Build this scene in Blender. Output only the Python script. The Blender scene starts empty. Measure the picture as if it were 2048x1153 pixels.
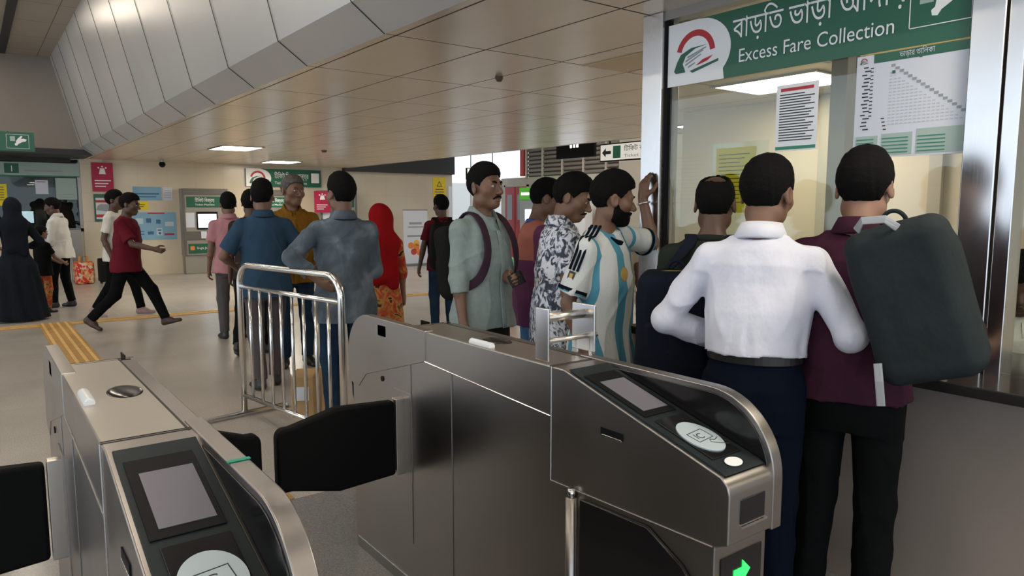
import bpy, bmesh, math, random
import numpy as np
from mathutils import Vector, Matrix

random.seed(7); np.random.seed(7)
SC = bpy.context.scene
COL = SC.collection
PI = math.pi

# ------------------------------------------------------------------ camera
cam = bpy.data.cameras.new('camera'); cam_o = bpy.data.objects.new('camera', cam); COL.objects.link(cam_o)
cam.sensor_width = 36.0; cam.lens = 1440.0 / 2048.0 * 36.0; cam.clip_start = 0.02; cam.clip_end = 300
cam_o.location = (0, 0, 1.5)
cam_o.rotation_euler = (math.radians(90 - 6.399), 0, math.radians(-36.9))
SC.camera = cam_o
SC.view_settings.view_transform = 'Standard'
SC.view_settings.look = 'None'
SC.view_settings.gamma = 1.0
SC.view_settings.exposure = 0.34
SC.view_settings.use_curve_mapping = False

# ------------------------------------------------------------------ world: overcast daylight
world = bpy.data.worlds.new('world'); SC.world = world; world.use_nodes = True
wn = world.node_tree.nodes; wl = world.node_tree.links
wbg = wn['Background']; wbg.inputs['Color'].default_value = (0.78, 0.885, 1.0, 1); wbg.inputs['Strength'].default_value = 1.6

# ------------------------------------------------------------------ materials
MATS = {}
def mat(name, color=(.5, .5, .5), rough=.5, metal=0.0, emit=None, estr=0.0, noise=None, bump=None, alpha=None, spec=None, coat=None):
    """noise=(scale, amount[, stretch xyz]) mottles the colour; bump=(scale, strength, distance[, stretch])"""
    if name in MATS: return MATS[name]
    m = bpy.data.materials.new(name); m.use_nodes = True
    nt = m.node_tree; b = nt.nodes['Principled BSDF']
    b.inputs['Base Color'].default_value = (*color, 1); b.inputs['Roughness'].default_value = rough
    b.inputs['Metallic'].default_value = metal
    if spec is not None: b.inputs['Specular IOR Level'].default_value = spec
    if coat: b.inputs['Coat Weight'].default_value = coat[0]; b.inputs['Coat Roughness'].default_value = coat[1]
    if emit: b.inputs['Emission Color'].default_value = (*emit, 1); b.inputs['Emission Strength'].default_value = estr
    def coords(stretch):
        tc = nt.nodes.new('ShaderNodeTexCoord'); mp = nt.nodes.new('ShaderNodeMapping')
        mp.inputs['Scale'].default_value = stretch; nt.links.new(tc.outputs['Object'], mp.inputs['Vector']); return mp.outputs['Vector']
    if noise:
        n = nt.nodes.new('ShaderNodeTexNoise'); n.inputs['Scale'].default_value = noise[0]; n.inputs['Detail'].default_value = 4
        nt.links.new(coords(noise[2] if len(noise) > 2 else (1, 1, 1)), n.inputs['Vector'])
        r = nt.nodes.new('ShaderNodeMapRange'); r.inputs['From Min'].default_value = .3; r.inputs['From Max'].default_value = .7
        r.inputs['To Min'].default_value = 1 - noise[1]; r.inputs['To Max'].default_value = 1 + noise[1]
        nt.links.new(n.outputs['Fac'], r.inputs['Value'])
        h = nt.nodes.new('ShaderNodeMix'); h.data_type = 'RGBA'; h.blend_type = 'MULTIPLY'; h.inputs['Factor'].default_value = 1
        h.inputs[6].default_value = (*color, 1)
        nt.links.new(r.outputs['Result'], h.inputs[7]); nt.links.new(h.outputs[2], b.inputs['Base Color'])
    if bump:
        n = nt.nodes.new('ShaderNodeTexNoise'); n.inputs['Scale'].default_value = bump[0]; n.inputs['Detail'].default_value = 3
        nt.links.new(coords(bump[3] if len(bump) > 3 else (1, 1, 1)), n.inputs['Vector'])
        bp = nt.nodes.new('ShaderNodeBump'); bp.inputs['Strength'].default_value = bump[1]; bp.inputs['Distance'].default_value = bump[2]
        nt.links.new(n.outputs['Fac'], bp.inputs['Height']); nt.links.new(bp.outputs['Normal'], b.inputs['Normal'])
    MATS[name] = m; return m

def nodes_of(m): return m.node_tree.nodes, m.node_tree.links, m.node_tree.nodes['Principled BSDF']

def glass_mat(name, tint=(.9, .97, .93), refl=.04):
    if name in MATS: return MATS[name]
    m = bpy.data.materials.new(name); m.use_nodes = True; nt = m.node_tree
    for n in list(nt.nodes): nt.nodes.remove(n)
    out = nt.nodes.new('ShaderNodeOutputMaterial'); tr = nt.nodes.new('ShaderNodeBsdfTransparent'); gl = nt.nodes.new('ShaderNodeBsdfGlossy')
    fr = nt.nodes.new('ShaderNodeFresnel'); gm = nt.nodes.new('ShaderNodeNewGeometry'); ir = nt.nodes.new('ShaderNodeMapRange'); ir.inputs['To Min'].default_value = 1.45; ir.inputs['To Max'].default_value = 1 / 1.45; nt.links.new(gm.outputs['Backfacing'], ir.inputs['Value']); nt.links.new(ir.outputs[0], fr.inputs['IOR']); mx = nt.nodes.new('ShaderNodeMixShader')
    tr.inputs['Color'].default_value = (*tint, 1); gl.inputs['Roughness'].default_value = 0.01; gl.inputs['Color'].default_value = (.9, .95, .95, 1)
    nt.links.new(fr.outputs[0], mx.inputs[0]); nt.links.new(tr.outputs[0], mx.inputs[1]); nt.links.new(gl.outputs[0], mx.inputs[2])
    nt.links.new(mx.outputs[0], out.inputs['Surface']); MATS[name] = m; return m

def tile_mat(name, color, grout, size, width, rough, noise=(6, .08), metal=0.0, offset=(0, 0, 0), axes=(0, 1), seam_rough=.6, bump=None, fleck=None):
    """square-jointed panels in world metres; axes = which two object axes carry the grid"""
    m = mat(name, color, rough, metal, noise=noise, bump=bump)
    nt = m.node_tree; b = nt.nodes['Principled BSDF']
    tc = nt.nodes.new('ShaderNodeTexCoord'); sp = nt.nodes.new('ShaderNodeSeparateXYZ'); nt.links.new(tc.outputs['Object'], sp.inputs[0])
    prev = None
    for k, ax in enumerate(axes):
        if size[k] is None: continue
        a = nt.nodes.new('ShaderNodeMath'); a.operation = 'SUBTRACT'; a.inputs[1].default_value = offset[k]; nt.links.new(sp.outputs[ax], a.inputs[0])
        d = nt.nodes.new('ShaderNodeMath'); d.operation = 'PINGPONG'; d.inputs[1].default_value = size[k] / 2; nt.links.new(a.outputs[0], d.inputs[0])
        c = nt.nodes.new('ShaderNodeMath'); c.operation = 'LESS_THAN'; c.inputs[1].default_value = width / 2; nt.links.new(d.outputs[0], c.inputs[0])
        if prev is None: prev = c.outputs[0]
        else:
            mx = nt.nodes.new('ShaderNodeMath'); mx.operation = 'MAXIMUM'; nt.links.new(prev, mx.inputs[0]); nt.links.new(c.outputs[0], mx.inputs[1]); prev = mx.outputs[0]
    src = b.inputs['Base Color'].links[0].from_socket if b.inputs['Base Color'].links else None
    if fleck:
        v = nt.nodes.new('ShaderNodeTexNoise'); v.inputs['Scale'].default_value = fleck[0]; v.inputs['Detail'].default_value = 2
        nt.links.new(tc.outputs['Object'], v.inputs['Vector'])
        r = nt.nodes.new('ShaderNodeMapRange'); r.inputs['From Min'].default_value = .35; r.inputs['From Max'].default_value = .65
        r.inputs['To Min'].default_value = 1 - fleck[1]; r.inputs['To Max'].default_value = 1 + fleck[1]; nt.links.new(v.outputs['Fac'], r.inputs['Value'])
        h = nt.nodes.new('ShaderNodeMix'); h.data_type = 'RGBA'; h.blend_type = 'MULTIPLY'; h.inputs['Factor'].default_value = 1
        nt.links.new(src, h.inputs[6]); nt.links.new(r.outputs[0], h.inputs[7]); src = h.outputs[2]
    cm = nt.nodes.new('ShaderNodeMix'); cm.data_type = 'RGBA'; nt.links.new(prev, cm.inputs['Factor'])
    if src: nt.links.new(src, cm.inputs[6])
    else: cm.inputs[6].default_value = (*color, 1)
    cm.inputs[7].default_value = (*grout, 1); nt.links.new(cm.outputs[2], b.inputs['Base Color'])
    rm = nt.nodes.new('ShaderNodeMapRange'); rm.inputs['To Min'].default_value = rough; rm.inputs['To Max'].default_value = seam_rough
    nt.links.new(prev, rm.inputs['Value']); nt.links.new(rm.outputs[0], b.inputs['Roughness'])
    return m

def brushed(name, color, rough=.3, stretch=(1, 1, 60), amt=.12, smudge=.10):
    """brushed steel: fine directional streaks plus broad smudges in the gloss"""
    m = mat(name, color, rough, 1.0); nt = m.node_tree; b = nt.nodes['Principled BSDF']
    tc = nt.nodes.new('ShaderNodeTexCoord'); mp = nt.nodes.new('ShaderNodeMapping'); mp.inputs['Scale'].default_value = stretch
    n = nt.nodes.new('ShaderNodeTexNoise'); n.inputs['Scale'].default_value = 14; n.inputs['Detail'].default_value = 3
    nt.links.new(tc.outputs['Object'], mp.inputs['Vector']); nt.links.new(mp.outputs[0], n.inputs['Vector'])
    n2 = nt.nodes.new('ShaderNodeTexNoise'); n2.inputs['Scale'].default_value = 2.5; n2.inputs['Detail'].default_value = 5; nt.links.new(tc.outputs['Object'], n2.inputs['Vector'])
    r = nt.nodes.new('ShaderNodeMapRange'); r.inputs['To Min'].default_value = rough - amt / 2; r.inputs['To Max'].default_value = rough + amt / 2; nt.links.new(n.outputs['Fac'], r.inputs['Value'])
    r2 = nt.nodes.new('ShaderNodeMapRange'); r2.inputs['From Min'].default_value = .35; r2.inputs['From Max'].default_value = .65
    r2.inputs['To Min'].default_value = -smudge / 2; r2.inputs['To Max'].default_value = smudge / 2; nt.links.new(n2.outputs['Fac'], r2.inputs['Value'])
    ad = nt.nodes.new('ShaderNodeMath'); ad.operation = 'ADD'; nt.links.new(r.outputs[0], ad.inputs[0]); nt.links.new(r2.outputs[0], ad.inputs[1]); nt.links.new(ad.outputs[0], b.inputs['Roughness'])
    return m

# ------------------------------------------------------------------ mesh helpers
class MB:
    """collects shapes into one mesh"""
    def __init__(s): s.bm = bmesh.new()
    def box(s, lo, hi, rot=None, piv=None):
        v = [s.bm.verts.new((x, y, z)) for x in (lo[0], hi[0]) for y in (lo[1], hi[1]) for z in (lo[2], hi[2])]
        for f in ((0, 1, 3, 2), (4, 6, 7, 5), (0, 4, 5, 1), (2, 3, 7, 6), (0, 2, 6, 4), (1, 5, 7, 3)): s.bm.faces.new([v[i] for i in f])
        if rot is not None: bmesh.ops.rotate(s.bm, verts=v, cent=piv or Vector([(a + b) / 2 for a, b in zip(lo, hi)]), matrix=rot)
        return v
    def prism(s, prof, axis, a, b):
        """profile of 2-D points (the two remaining axes in order) pushed from a to b along axis"""
        def P(p, t): q = list(p); q.insert(axis, t); return q
        va = [s.bm.verts.new(P(p, a)) for p in prof]; vb = [s.bm.verts.new(P(p, b)) for p in prof]
        n = len(prof); s.bm.faces.new(va); s.bm.faces.new(vb[::-1])
        for i in range(n): s.bm.faces.new((va[i], vb[i], vb[(i + 1) % n], va[(i + 1) % n]))
        return va + vb
    def tube(s, pts, r, n=10, cap=True, flat=None):
        """swept round (or flat = (half width, half thickness, up list/vector)) tube through pts"""
        pts = [Vector(p) for p in pts]; rings = []; rr = r if isinstance(r, (list, tuple)) else [r] * len(pts); up = None
        for i, p in enumerate(pts):
            d = (pts[min(i + 1, len(pts) - 1)] - pts[max(i - 1, 0)]).normalized()
            if flat:
                w, t, u = flat; u = Vector(u[i]) if isinstance(u, list) else Vector(u)
                side = d.cross(u).normalized(); nn = side.cross(d).normalized()
                ring = [s.bm.verts.new(p + side * (w * math.copysign(abs(math.cos(a)) ** .5, math.cos(a))) + nn * (t * math.copysign(abs(math.sin(a)) ** .5, math.sin(a)))) for a in [2 * PI * (k + .5) / n for k in range(n)]]
            else:
                if up is None: up = Vector((0, 0, 1)) if abs(d.z) < .9 else Vector((1, 0, 0))
                side = d.cross(up).normalized(); nn = side.cross(d).normalized(); up = nn
                ring = [s.bm.verts.new(p + side * (rr[i] * math.cos(2 * PI * k / n)) + nn * (rr[i] * math.sin(2 * PI * k / n))) for k in range(n)]
            rings.append(ring)
        for a, b in zip(rings, rings[1:]):
            for k in range(n): s.bm.faces.new((a[k], a[(k + 1) % n], b[(k + 1) % n], b[k]))
        if cap: s.bm.faces.new(rings[0][::-1]); s.bm.faces.new(rings[-1])
        return s
    def cyl(s, p0, p1, r, n=20): return s.tube([p0, p1], r, n)
    def disc(s, c, nrm, rx, ry=None, up=(0, 0, 1), n=40, th=.002):
        nrm = Vector(nrm).normalized(); u = Vector(up); x = u.cross(nrm).normalized(); y = nrm.cross(x); ry = ry or rx; c = Vector(c)
        a = [s.bm.verts.new(c + x * rx * math.cos(2 * PI * k / n) + y * ry * math.sin(2 * PI * k / n)) for k in range(n)]
        b = [s.bm.verts.new(v.co + nrm * th) for v in a]
        s.bm.faces.new(a[::-1]); s.bm.faces.new(b)
        for k in range(n): s.bm.faces.new((a[k], a[(k + 1) % n], b[(k + 1) % n], b[k]))
    def sphere(s, c, r, seg=16, sc=(1, 1, 1)):
        g = bmesh.ops.create_uvsphere(s.bm, u_segments=seg, v_segments=seg // 2 + 2, radius=r)
        bmesh.ops.scale(s.bm, vec=sc, verts=g['verts']); bmesh.ops.translate(s.bm, vec=c, verts=g['verts'])
    def build(s, name, m, parent=None, bevel=0, smooth=False, seg=2, loc=None):
        bmesh.ops.recalc_face_normals(s.bm, faces=s.bm.faces)
        me = bpy.data.meshes.new(name); s.bm.to_mesh(me); s.bm.free()
        return link(name, me, m, parent, bevel, smooth, seg, loc)

def link(name, me, m, parent=None, bevel=0, smooth=False, seg=2, loc=None):
    o = bpy.data.objects.new(name, me); COL.objects.link(o)
    for mm in (m if isinstance(m, (list, tuple)) else [m]): me.materials.append(mm)
    if parent: o.parent = parent
    if loc: o.location = loc
    if smooth:
        for p in me.polygons: p.use_smooth = True
    if bevel:
        b = o.modifiers.new('bevel', 'BEVEL'); b.width = bevel; b.segments = seg; b.limit_method = 'ANGLE'; b.angle_limit = math.radians(35); b.harden_normals = False
        for p in me.polygons: p.use_smooth = True
        w = o.modifiers.new('wn', 'WEIGHTED_NORMAL')
    return o

def tag(o, label, cat, group=None):
    o['label'] = label; o['category'] = cat
    if group: o['group'] = group
    return o
def thing(name, label, cat, loc=(0, 0, 0), rotz=0, group=None):
    o = bpy.data.objects.new(name, None); COL.objects.link(o); o.location = loc; o.rotation_euler = (0, 0, rotz)
    o.empty_display_size = .1
    return tag(o, label, cat, group)
def structure(o): o['kind'] = 'structure'; return o
def holder(name, loc=(0, 0, 0)):
    o = bpy.data.objects.new(name, None); COL.objects.link(o); o.location = loc; o['kind'] = 'structure'; return o

def basis(origin, right, up):
    r = Vector(right).normalized(); u = Vector(up).normalized(); n = r.cross(u)
    M = Matrix((r, u, n)).transposed().to_4x4(); M.translation = Vector(origin); return M

def text_mesh(body, size, width=None, ext=.001, bold=False):
    """outlines of the words, each stroke filled on its own so that overlapping strokes stay solid"""
    c = bpy.data.curves.new('lettering', 'FONT'); c.body = body; c.size = size; c.resolution_u = 4; c.fill_mode = 'NONE'
    if bold: c.offset = size * .012
    o = bpy.data.objects.new('lettering', c); COL.objects.link(o); bpy.context.view_layer.update()
    src = bpy.data.meshes.new_from_object(o.evaluated_get(bpy.context.evaluated_depsgraph_get())); bpy.data.objects.remove(o)
    nxt = {}
    for e in src.edges: a, b = e.vertices; nxt.setdefault(a, []).append(b); nxt.setdefault(b, []).append(a)
    co = [(v.co.x, v.co.y) for v in src.vertices]; seen = set(); loops = []
    for v0 in range(len(co)):
        if v0 in seen or v0 not in nxt: continue
        L = [v0]; seen.add(v0); cur = v0
        while True:
            q = [w for w in nxt[cur] if w not in seen]
            if not q: break
            cur = min(q, key=lambda w: abs(w - cur)); seen.add(cur); L.append(cur)
        if len(L) > 2: loops.append([co[k] for k in L])
    area = lambda P: .5 * sum(P[k - 1][0] * P[k][1] - P[k][0] * P[k - 1][1] for k in range(len(P)))
    def inside(p, P):
        r = False
        for k in range(len(P)):
            (x1, y1), (x2, y2) = P[k - 1], P[k]
            if (y1 > p[1]) != (y2 > p[1]) and p[0] < (x2 - x1) * (p[1] - y1) / (y2 - y1) + x1: r = not r
        return r
    A = [area(P) for P in loops]; big = max(range(len(A)), key=lambda k: abs(A[k])) if A else 0; sg = A[big] > 0 if A else True
    outs = [k for k in range(len(A)) if (A[k] > 0) == sg]; holes = {k: [] for k in outs}
    for k in range(len(A)):
        if k in holes: continue
        cand = [q for q in outs if abs(A[q]) > abs(A[k]) and inside(loops[k][0], loops[q])]
        if cand: holes[min(cand, key=lambda q: abs(A[q]))].append(k)
    from mathutils.geometry import tessellate_polygon
    V_, F_ = [], []
    for k in outs:
        polys = [loops[k]] + [loops[q] for q in holes[k]]; flat = [p for P in polys for p in P]; n0 = len(V_)
        tris = tessellate_polygon([[Vector((x, y, 0)) for x, y in P] for P in polys]); V_ += [(x, y, ext) for x, y in flat]
        for t in tris:
            a, b, d = t; cr = (flat[b][0] - flat[a][0]) * (flat[d][1] - flat[a][1]) - (flat[b][1] - flat[a][1]) * (flat[d][0] - flat[a][0])
            F_.append((a + n0, b + n0, d + n0) if cr > 0 else (a + n0, d + n0, b + n0))
    if width and V_:
        xs = [v[0] for v in V_]; x0 = min(xs); kx = width / max(max(xs) - x0, 1e-6); V_ = [((x - x0) * kx, y, z) for x, y, z in V_]
    me = bpy.data.meshes.new('lettering'); me.from_pydata(V_, [], F_); bpy.data.meshes.remove(src); return me
def text(body, size, origin, right, up, m, parent=None, width=None, bold=False, name='lettering', ext=.001):
    me = text_mesh(body, size, width, ext, bold); me.transform(basis(origin, right, up))
    return link(name, me, m, parent)

def plate(name, m, parent, origin, right, up, w, h, th=.004, bevel=0):
    """flat board: lower-left corner at origin, facing right x up"""
    b = MB(); b.box((0, 0, 0), (w, h, th)); bmesh.ops.transform(b.bm, matrix=basis(origin, right, up), verts=b.bm.verts)
    return b.build(name, m, parent, bevel)
def rects(name, m, parent, origin, right, up, rs, z0=.004, th=.0015):
    """several printed marks of one sort (u, v, w, h) on a board, as one mesh"""
    b = MB()
    for u, v, w, h in rs: b.box((u, v, z0), (u + w, v + h, z0 + th))
    bmesh.ops.transform(b.bm, matrix=basis(origin, right, up), verts=b.bm.verts)
    return b.build(name, m, parent)
def poly(name, m, parent, origin, right, up, pts, z0=.004, th=.0015):
    b = MB(); b.prism(pts, 2, z0, z0 + th); bmesh.ops.transform(b.bm, matrix=basis(origin, right, up), verts=b.bm.verts)
    return b.build(name, m, parent)
def arc(cx, cy, r0, r1, a0, a1, n=24, sy=1):
    P = [(cx + r1 * math.cos(a0 + (a1 - a0) * i / n), cy + sy * r1 * math.sin(a0 + (a1 - a0) * i / n)) for i in range(n + 1)]
    Q = [(cx + r0 * math.cos(a0 + (a1 - a0) * i / n), cy + sy * r0 * math.sin(a0 + (a1 - a0) * i / n)) for i in range(n + 1)]
    return P + Q[::-1]
# ------------------------------------------------------------------ organic shapes: blended distance fields meshed by surface nets
def nrm(v): v = np.asarray(v, float); return v / max(np.linalg.norm(v), 1e-9)
def V3(*a): return np.array(a, float)

class Field:
    def __init__(s, lo, hi, h):
        s.h = h; s.lo = np.array(lo, float); n = np.ceil((np.array(hi) - s.lo) / h).astype(int) + 1; s.n = n
        s.ax = [(s.lo[i] + h * np.arange(n[i])).astype(np.float32) for i in range(3)]
        s.D = np.full(n, 1.0, np.float32)
    def sl(s, lo, hi):
        a = np.clip(np.floor((np.array(lo) - s.lo) / s.h).astype(int), 0, s.n); b = np.clip(np.ceil((np.array(hi) - s.lo) / s.h).astype(int) + 1, 0, s.n)
        ix = tuple(slice(a[i], b[i]) for i in range(3)); X, Y, Z = [s.ax[i][ix[i]] for i in range(3)]
        return ix, X[:, None, None], Y[None, :, None], Z[None, None, :]
    def put(s, fn, lo, hi, k=.0, mode='u'):
        ix, X, Y, Z = s.sl(lo, hi)
        if 0 in s.D[ix].shape: return
        d = fn(X, Y, Z); A = s.D[ix]
        if mode == 'u':
            if k > 0: h = np.maximum(k - np.abs(A - d), 0) / k; s.D[ix] = np.minimum(A, d) - h * h * k * .25
            else: s.D[ix] = np.minimum(A, d)
        elif mode == 's':
            d = -d; h = np.maximum(k - np.abs(A - d), 0) / max(k, 1e-6); s.D[ix] = np.maximum(A, d) + h * h * k * .25
    def cone(s, a, b, ra, rb, k=.02, flat=None, cut=None, mode='u'):
        """tapered limb; flat=(axis, factor) squeezes it; cut=[(point, normal)] keeps the side against the normal"""
        a = np.array(a, float); b = np.array(b, float); m = (max(ra, rb) * 1.6 + k + 3 * s.h)
        ab = b - a; L2 = max(ab @ ab, 1e-9)
        def fn(X, Y, Z):
            px, py, pz = X - a[0], Y - a[1], Z - a[2]
            t = np.clip((px * ab[0] + py * ab[1] + pz * ab[2]) / L2, 0, 1)
            qx, qy, qz = px - t * ab[0], py - t * ab[1], pz - t * ab[2]; r = ra + t * (rb - ra)
            if flat is not None:
                n, f = nrm(flat[0]), flat[1]; dn = qx * n[0] + qy * n[1] + qz * n[2]; g = f - 1
                qx, qy, qz = qx + g * dn * n[0], qy + g * dn * n[1], qz + g * dn * n[2]
                d = np.sqrt(qx * qx + qy * qy + qz * qz) - r
                d = d / (1 + (f - 1) * np.abs(f * dn) / (np.sqrt(qx * qx + qy * qy + qz * qz) + 1e-6)) if f > 1 else d
            else: d = np.sqrt(qx * qx + qy * qy + qz * qz) - r
            if cut:
                for c, n in cut:
                    c = np.array(c, float); n = nrm(n); d = np.maximum(d, (X - c[0]) * n[0] + (Y - c[1]) * n[1] + (Z - c[2]) * n[2])
            return d
        s.put(fn, np.minimum(a, b) - m, np.maximum(a, b) + m, k, mode)
    def ell(s, c, r, R=None, k=.02, mode='u', cut=None):
        c = np.array(c, float); r = np.array(r, float); m = max(r) + k + 3 * s.h; Rm = np.eye(3) if R is None else np.array(R)
        def fn(X, Y, Z):
            x, y, z = X - c[0], Y - c[1], Z - c[2]
            u = [(x * Rm[0, i] + y * Rm[1, i] + z * Rm[2, i]) for i in range(3)]
            k0 = np.sqrt((u[0] / r[0]) ** 2 + (u[1] / r[1]) ** 2 + (u[2] / r[2]) ** 2); k1 = np.sqrt((u[0] / r[0] ** 2) ** 2 + (u[1] / r[1] ** 2) ** 2 + (u[2] / r[2] ** 2) ** 2)
            d = k0 * (k0 - 1) / (k1 + 1e-6)
            if cut:
                for q, n in cut: q = np.array(q, float); n = nrm(n); d = np.maximum(d, (X - q[0]) * n[0] + (Y - q[1]) * n[1] + (Z - q[2]) * n[2])
            return d
        s.put(fn, c - m, c + m, k, mode)
    def rbox(s, c, hw, R=None, rad=.03, k=.0, mode='u'):
        c = np.array(c, float); hw = np.array(hw, float) - rad; m = np.linalg.norm(hw) + rad + k + 2 * s.h; Rm = np.eye(3) if R is None else np.array(R)
        def fn(X, Y, Z):
            x, y, z = X - c[0], Y - c[1], Z - c[2]
            q = [np.abs(x * Rm[0, i] + y * Rm[1, i] + z * Rm[2, i]) - hw[i] for i in range(3)]
            return np.sqrt(sum(np.maximum(v, 0) ** 2 for v in q)) + np.minimum(np.maximum(np.maximum(q[0], q[1]), q[2]), 0) - rad
        s.put(fn, c - m, c + m, k, mode)
    def slices(s, S, R, piv, infl=0.0, k=.03):
        """stack of ellipses (z, rx, ry, y offset), rotated by R about piv"""
        S = np.array(S, float); zz = S[:, 0]; Rm = np.array(R); piv = np.array(piv, float)
        z0, z1 = zz[0], zz[-1]
        cor = np.array([[x, y, z] for x in (-.4, .4) for y in (-.35, .35) for z in (z0 - .05, z1 + .05)]) - piv
        cor = cor @ Rm.T + piv
        def fn(X, Y, Z):
            x, y, z = X - piv[0], Y - piv[1], Z - piv[2]
            u = [(x * Rm[0, i] + y * Rm[1, i] + z * Rm[2, i]) for i in range(3)]
            lz = u[2] + piv[2]; lx = u[0] + piv[0]; ly = u[1] + piv[1]
            rx = np.interp(lz, zz, S[:, 1]).astype(np.float32) + infl; ry = np.interp(lz, zz, S[:, 2]).astype(np.float32) + infl; oy = np.interp(lz, zz, S[:, 3]).astype(np.float32)
            ax, ay = lx / rx, (ly - oy) / ry; kk = (ax * ax + ay * ay + 1e-9) ** .5
            g = np.sqrt((ax / rx) ** 2 + (ay / ry) ** 2) + 1e-6
            d = kk * (kk - 1) / g
            return np.maximum(d, np.maximum(z0 - lz, lz - z1))
        s.put(fn, cor.min(0) - .02, cor.max(0) + .02, k)
    def wrinkle(s, amp, freq=38, seed=0, st=(1, 1, .55), crease=0):
        rng = np.random.RandomState(seed); X, Y, Z = s.ax[0][:, None, None] * st[0], s.ax[1][None, :, None] * st[1], s.ax[2][None, None, :] * st[2]
        w = np.zeros_like(s.D)
        for i in range(3):
            k = nrm(rng.randn(3)) * freq * (1 + .5 * i); k2 = nrm(rng.randn(3)) * freq * .6; ph = rng.rand(2) * 6
            w += np.sin(k[0] * X + k[1] * Y + k[2] * Z + ph[0] + 1.6 * np.sin(k2[0] * X + k2[1] * Y + k2[2] * Z + ph[1])) / (1 + .6 * i)
        if crease:
            for i in range(4):
                k = nrm(rng.randn(3) * V3(1, 1, 1.3)) * freq * .55; k2 = nrm(rng.randn(3)) * freq * .35; ph = rng.rand(2) * 6
                r = 1 - np.abs(np.sin(k[0] * X + k[1] * Y + k[2] * Z + ph[0] + 1.2 * np.sin(k2[0] * X + k2[1] * Y + k2[2] * Z + ph[1])))
                w2 = r ** 6; s.D -= (crease * w2 * (.5 + .5 * np.sin(k2[1] * X * 1.7 + k2[2] * Y + k2[0] * Z + ph[1]))).astype(np.float32)
        s.D += (amp * .6 * w).astype(np.float32)
    def cutp(s, p, n):
        p = np.array(p, float); n = nrm(n); X, Y, Z = s.ax[0][:, None, None], s.ax[1][None, :, None], s.ax[2][None, None, :]
        s.D = np.maximum(s.D, ((X - p[0]) * n[0] + (Y - p[1]) * n[1] + (Z - p[2]) * n[2]).astype(np.float32))
    def mesh(s, name, scale=1.0):
        D = s.D; D[0] = D[-1] = 1; D[:, 0] = D[:, -1] = 1; D[:, :, 0] = D[:, :, -1] = 1
        S = D < 0; c = np.zeros(tuple(s.n - 1), np.int8)
        offs = [(i, j, k) for i in (0, 1) for j in (0, 1) for k in (0, 1)]
        def sub(A, o): return A[o[0]:o[0] + s.n[0] - 1, o[1]:o[1] + s.n[1] - 1, o[2]:o[2] + s.n[2] - 1]
        for o in offs: c += sub(S, o)
        I = np.argwhere((c > 0) & (c < 8)); N = len(I)
        idx = np.full(tuple(s.n - 1), -1, np.int32); idx[I[:, 0], I[:, 1], I[:, 2]] = np.arange(N)
        acc = np.zeros((N, 3)); cnt = np.zeros(N)
        val = {o: D[I[:, 0] + o[0], I[:, 1] + o[1], I[:, 2] + o[2]] for o in offs}
        for o in offs:
            for a in range(3):
                if o[a] == 0:
                    p = list(o); p[a] = 1; p = tuple(p); va, vb = val[o], val[p]; m = (va < 0) != (vb < 0)
                    t = np.where(m, va / np.where(m, va - vb, 1), 0); q = np.tile(np.array(o, float), (N, 1)); q[:, a] = t
                    acc[m] += q[m]; cnt[m] += 1
        Vt = ((I + acc / cnt[:, None]) * s.h + s.lo) * scale
        Fs = []
        for a in range(3):
            b, d = (a + 1) % 3, (a + 2) % 3
            s0 = [slice(1, s.n[i] - 1) for i in range(3)]; s1 = list(s0); s0[a] = slice(0, s.n[a] - 1); s1[a] = slice(1, s.n[a])
            A, B = S[tuple(s0)], S[tuple(s1)]; E = np.argwhere(A != B)
            if not len(E): continue
            sgn = A[E[:, 0], E[:, 1], E[:, 2]]; e = E + 1; e[:, a] -= 1
            def cell(db, dd): q = e.copy(); q[:, b] += db; q[:, d] += dd; return idx[q[:, 0], q[:, 1], q[:, 2]]
            Q = np.stack([cell(-1, -1), cell(0, -1), cell(0, 0), cell(-1, 0)], 1)
            Q[~sgn] = Q[~sgn][:, ::-1]; Fs.append(Q)
        Fq = np.concatenate(Fs).astype(np.int32)
        me = bpy.data.meshes.new(name); me.vertices.add(N); me.vertices.foreach_set('co', Vt.astype(np.float32).ravel())
        me.loops.add(len(Fq) * 4); me.loops.foreach_set('vertex_index', Fq.ravel()); me.polygons.add(len(Fq))
        me.polygons.foreach_set('loop_start', np.arange(0, len(Fq) * 4, 4, dtype=np.int32))
        me.polygons.foreach_set('use_smooth', np.ones(len(Fq), bool)); me.update(calc_edges=True); me.validate()
        return me

def rotm(ax, deg):
    a = math.radians(deg); c, s = math.cos(a), math.sin(a)
    return np.array({'x': [[1, 0, 0], [0, c, -s], [0, s, c]], 'y': [[c, 0, s], [0, 1, 0], [-s, 0, c]], 'z': [[c, -s, 0], [s, c, 0], [0, 0, 1]]}[ax])

def ik(S, W, l1, l2, pole):
    d = W - S; L = np.linalg.norm(d); 
    if L > (l1 + l2) * .995: W = S + d / L * (l1 + l2) * .995; d = W - S; L = np.linalg.norm(d)
    u = d / L; a = (l1 * l1 - l2 * l2 + L * L) / (2 * L); h = math.sqrt(max(l1 * l1 - a * a, 0)); p = np.array(pole, float); p = p - (p @ u) * u
    return S + u * a + nrm(p) * h, W
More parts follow.
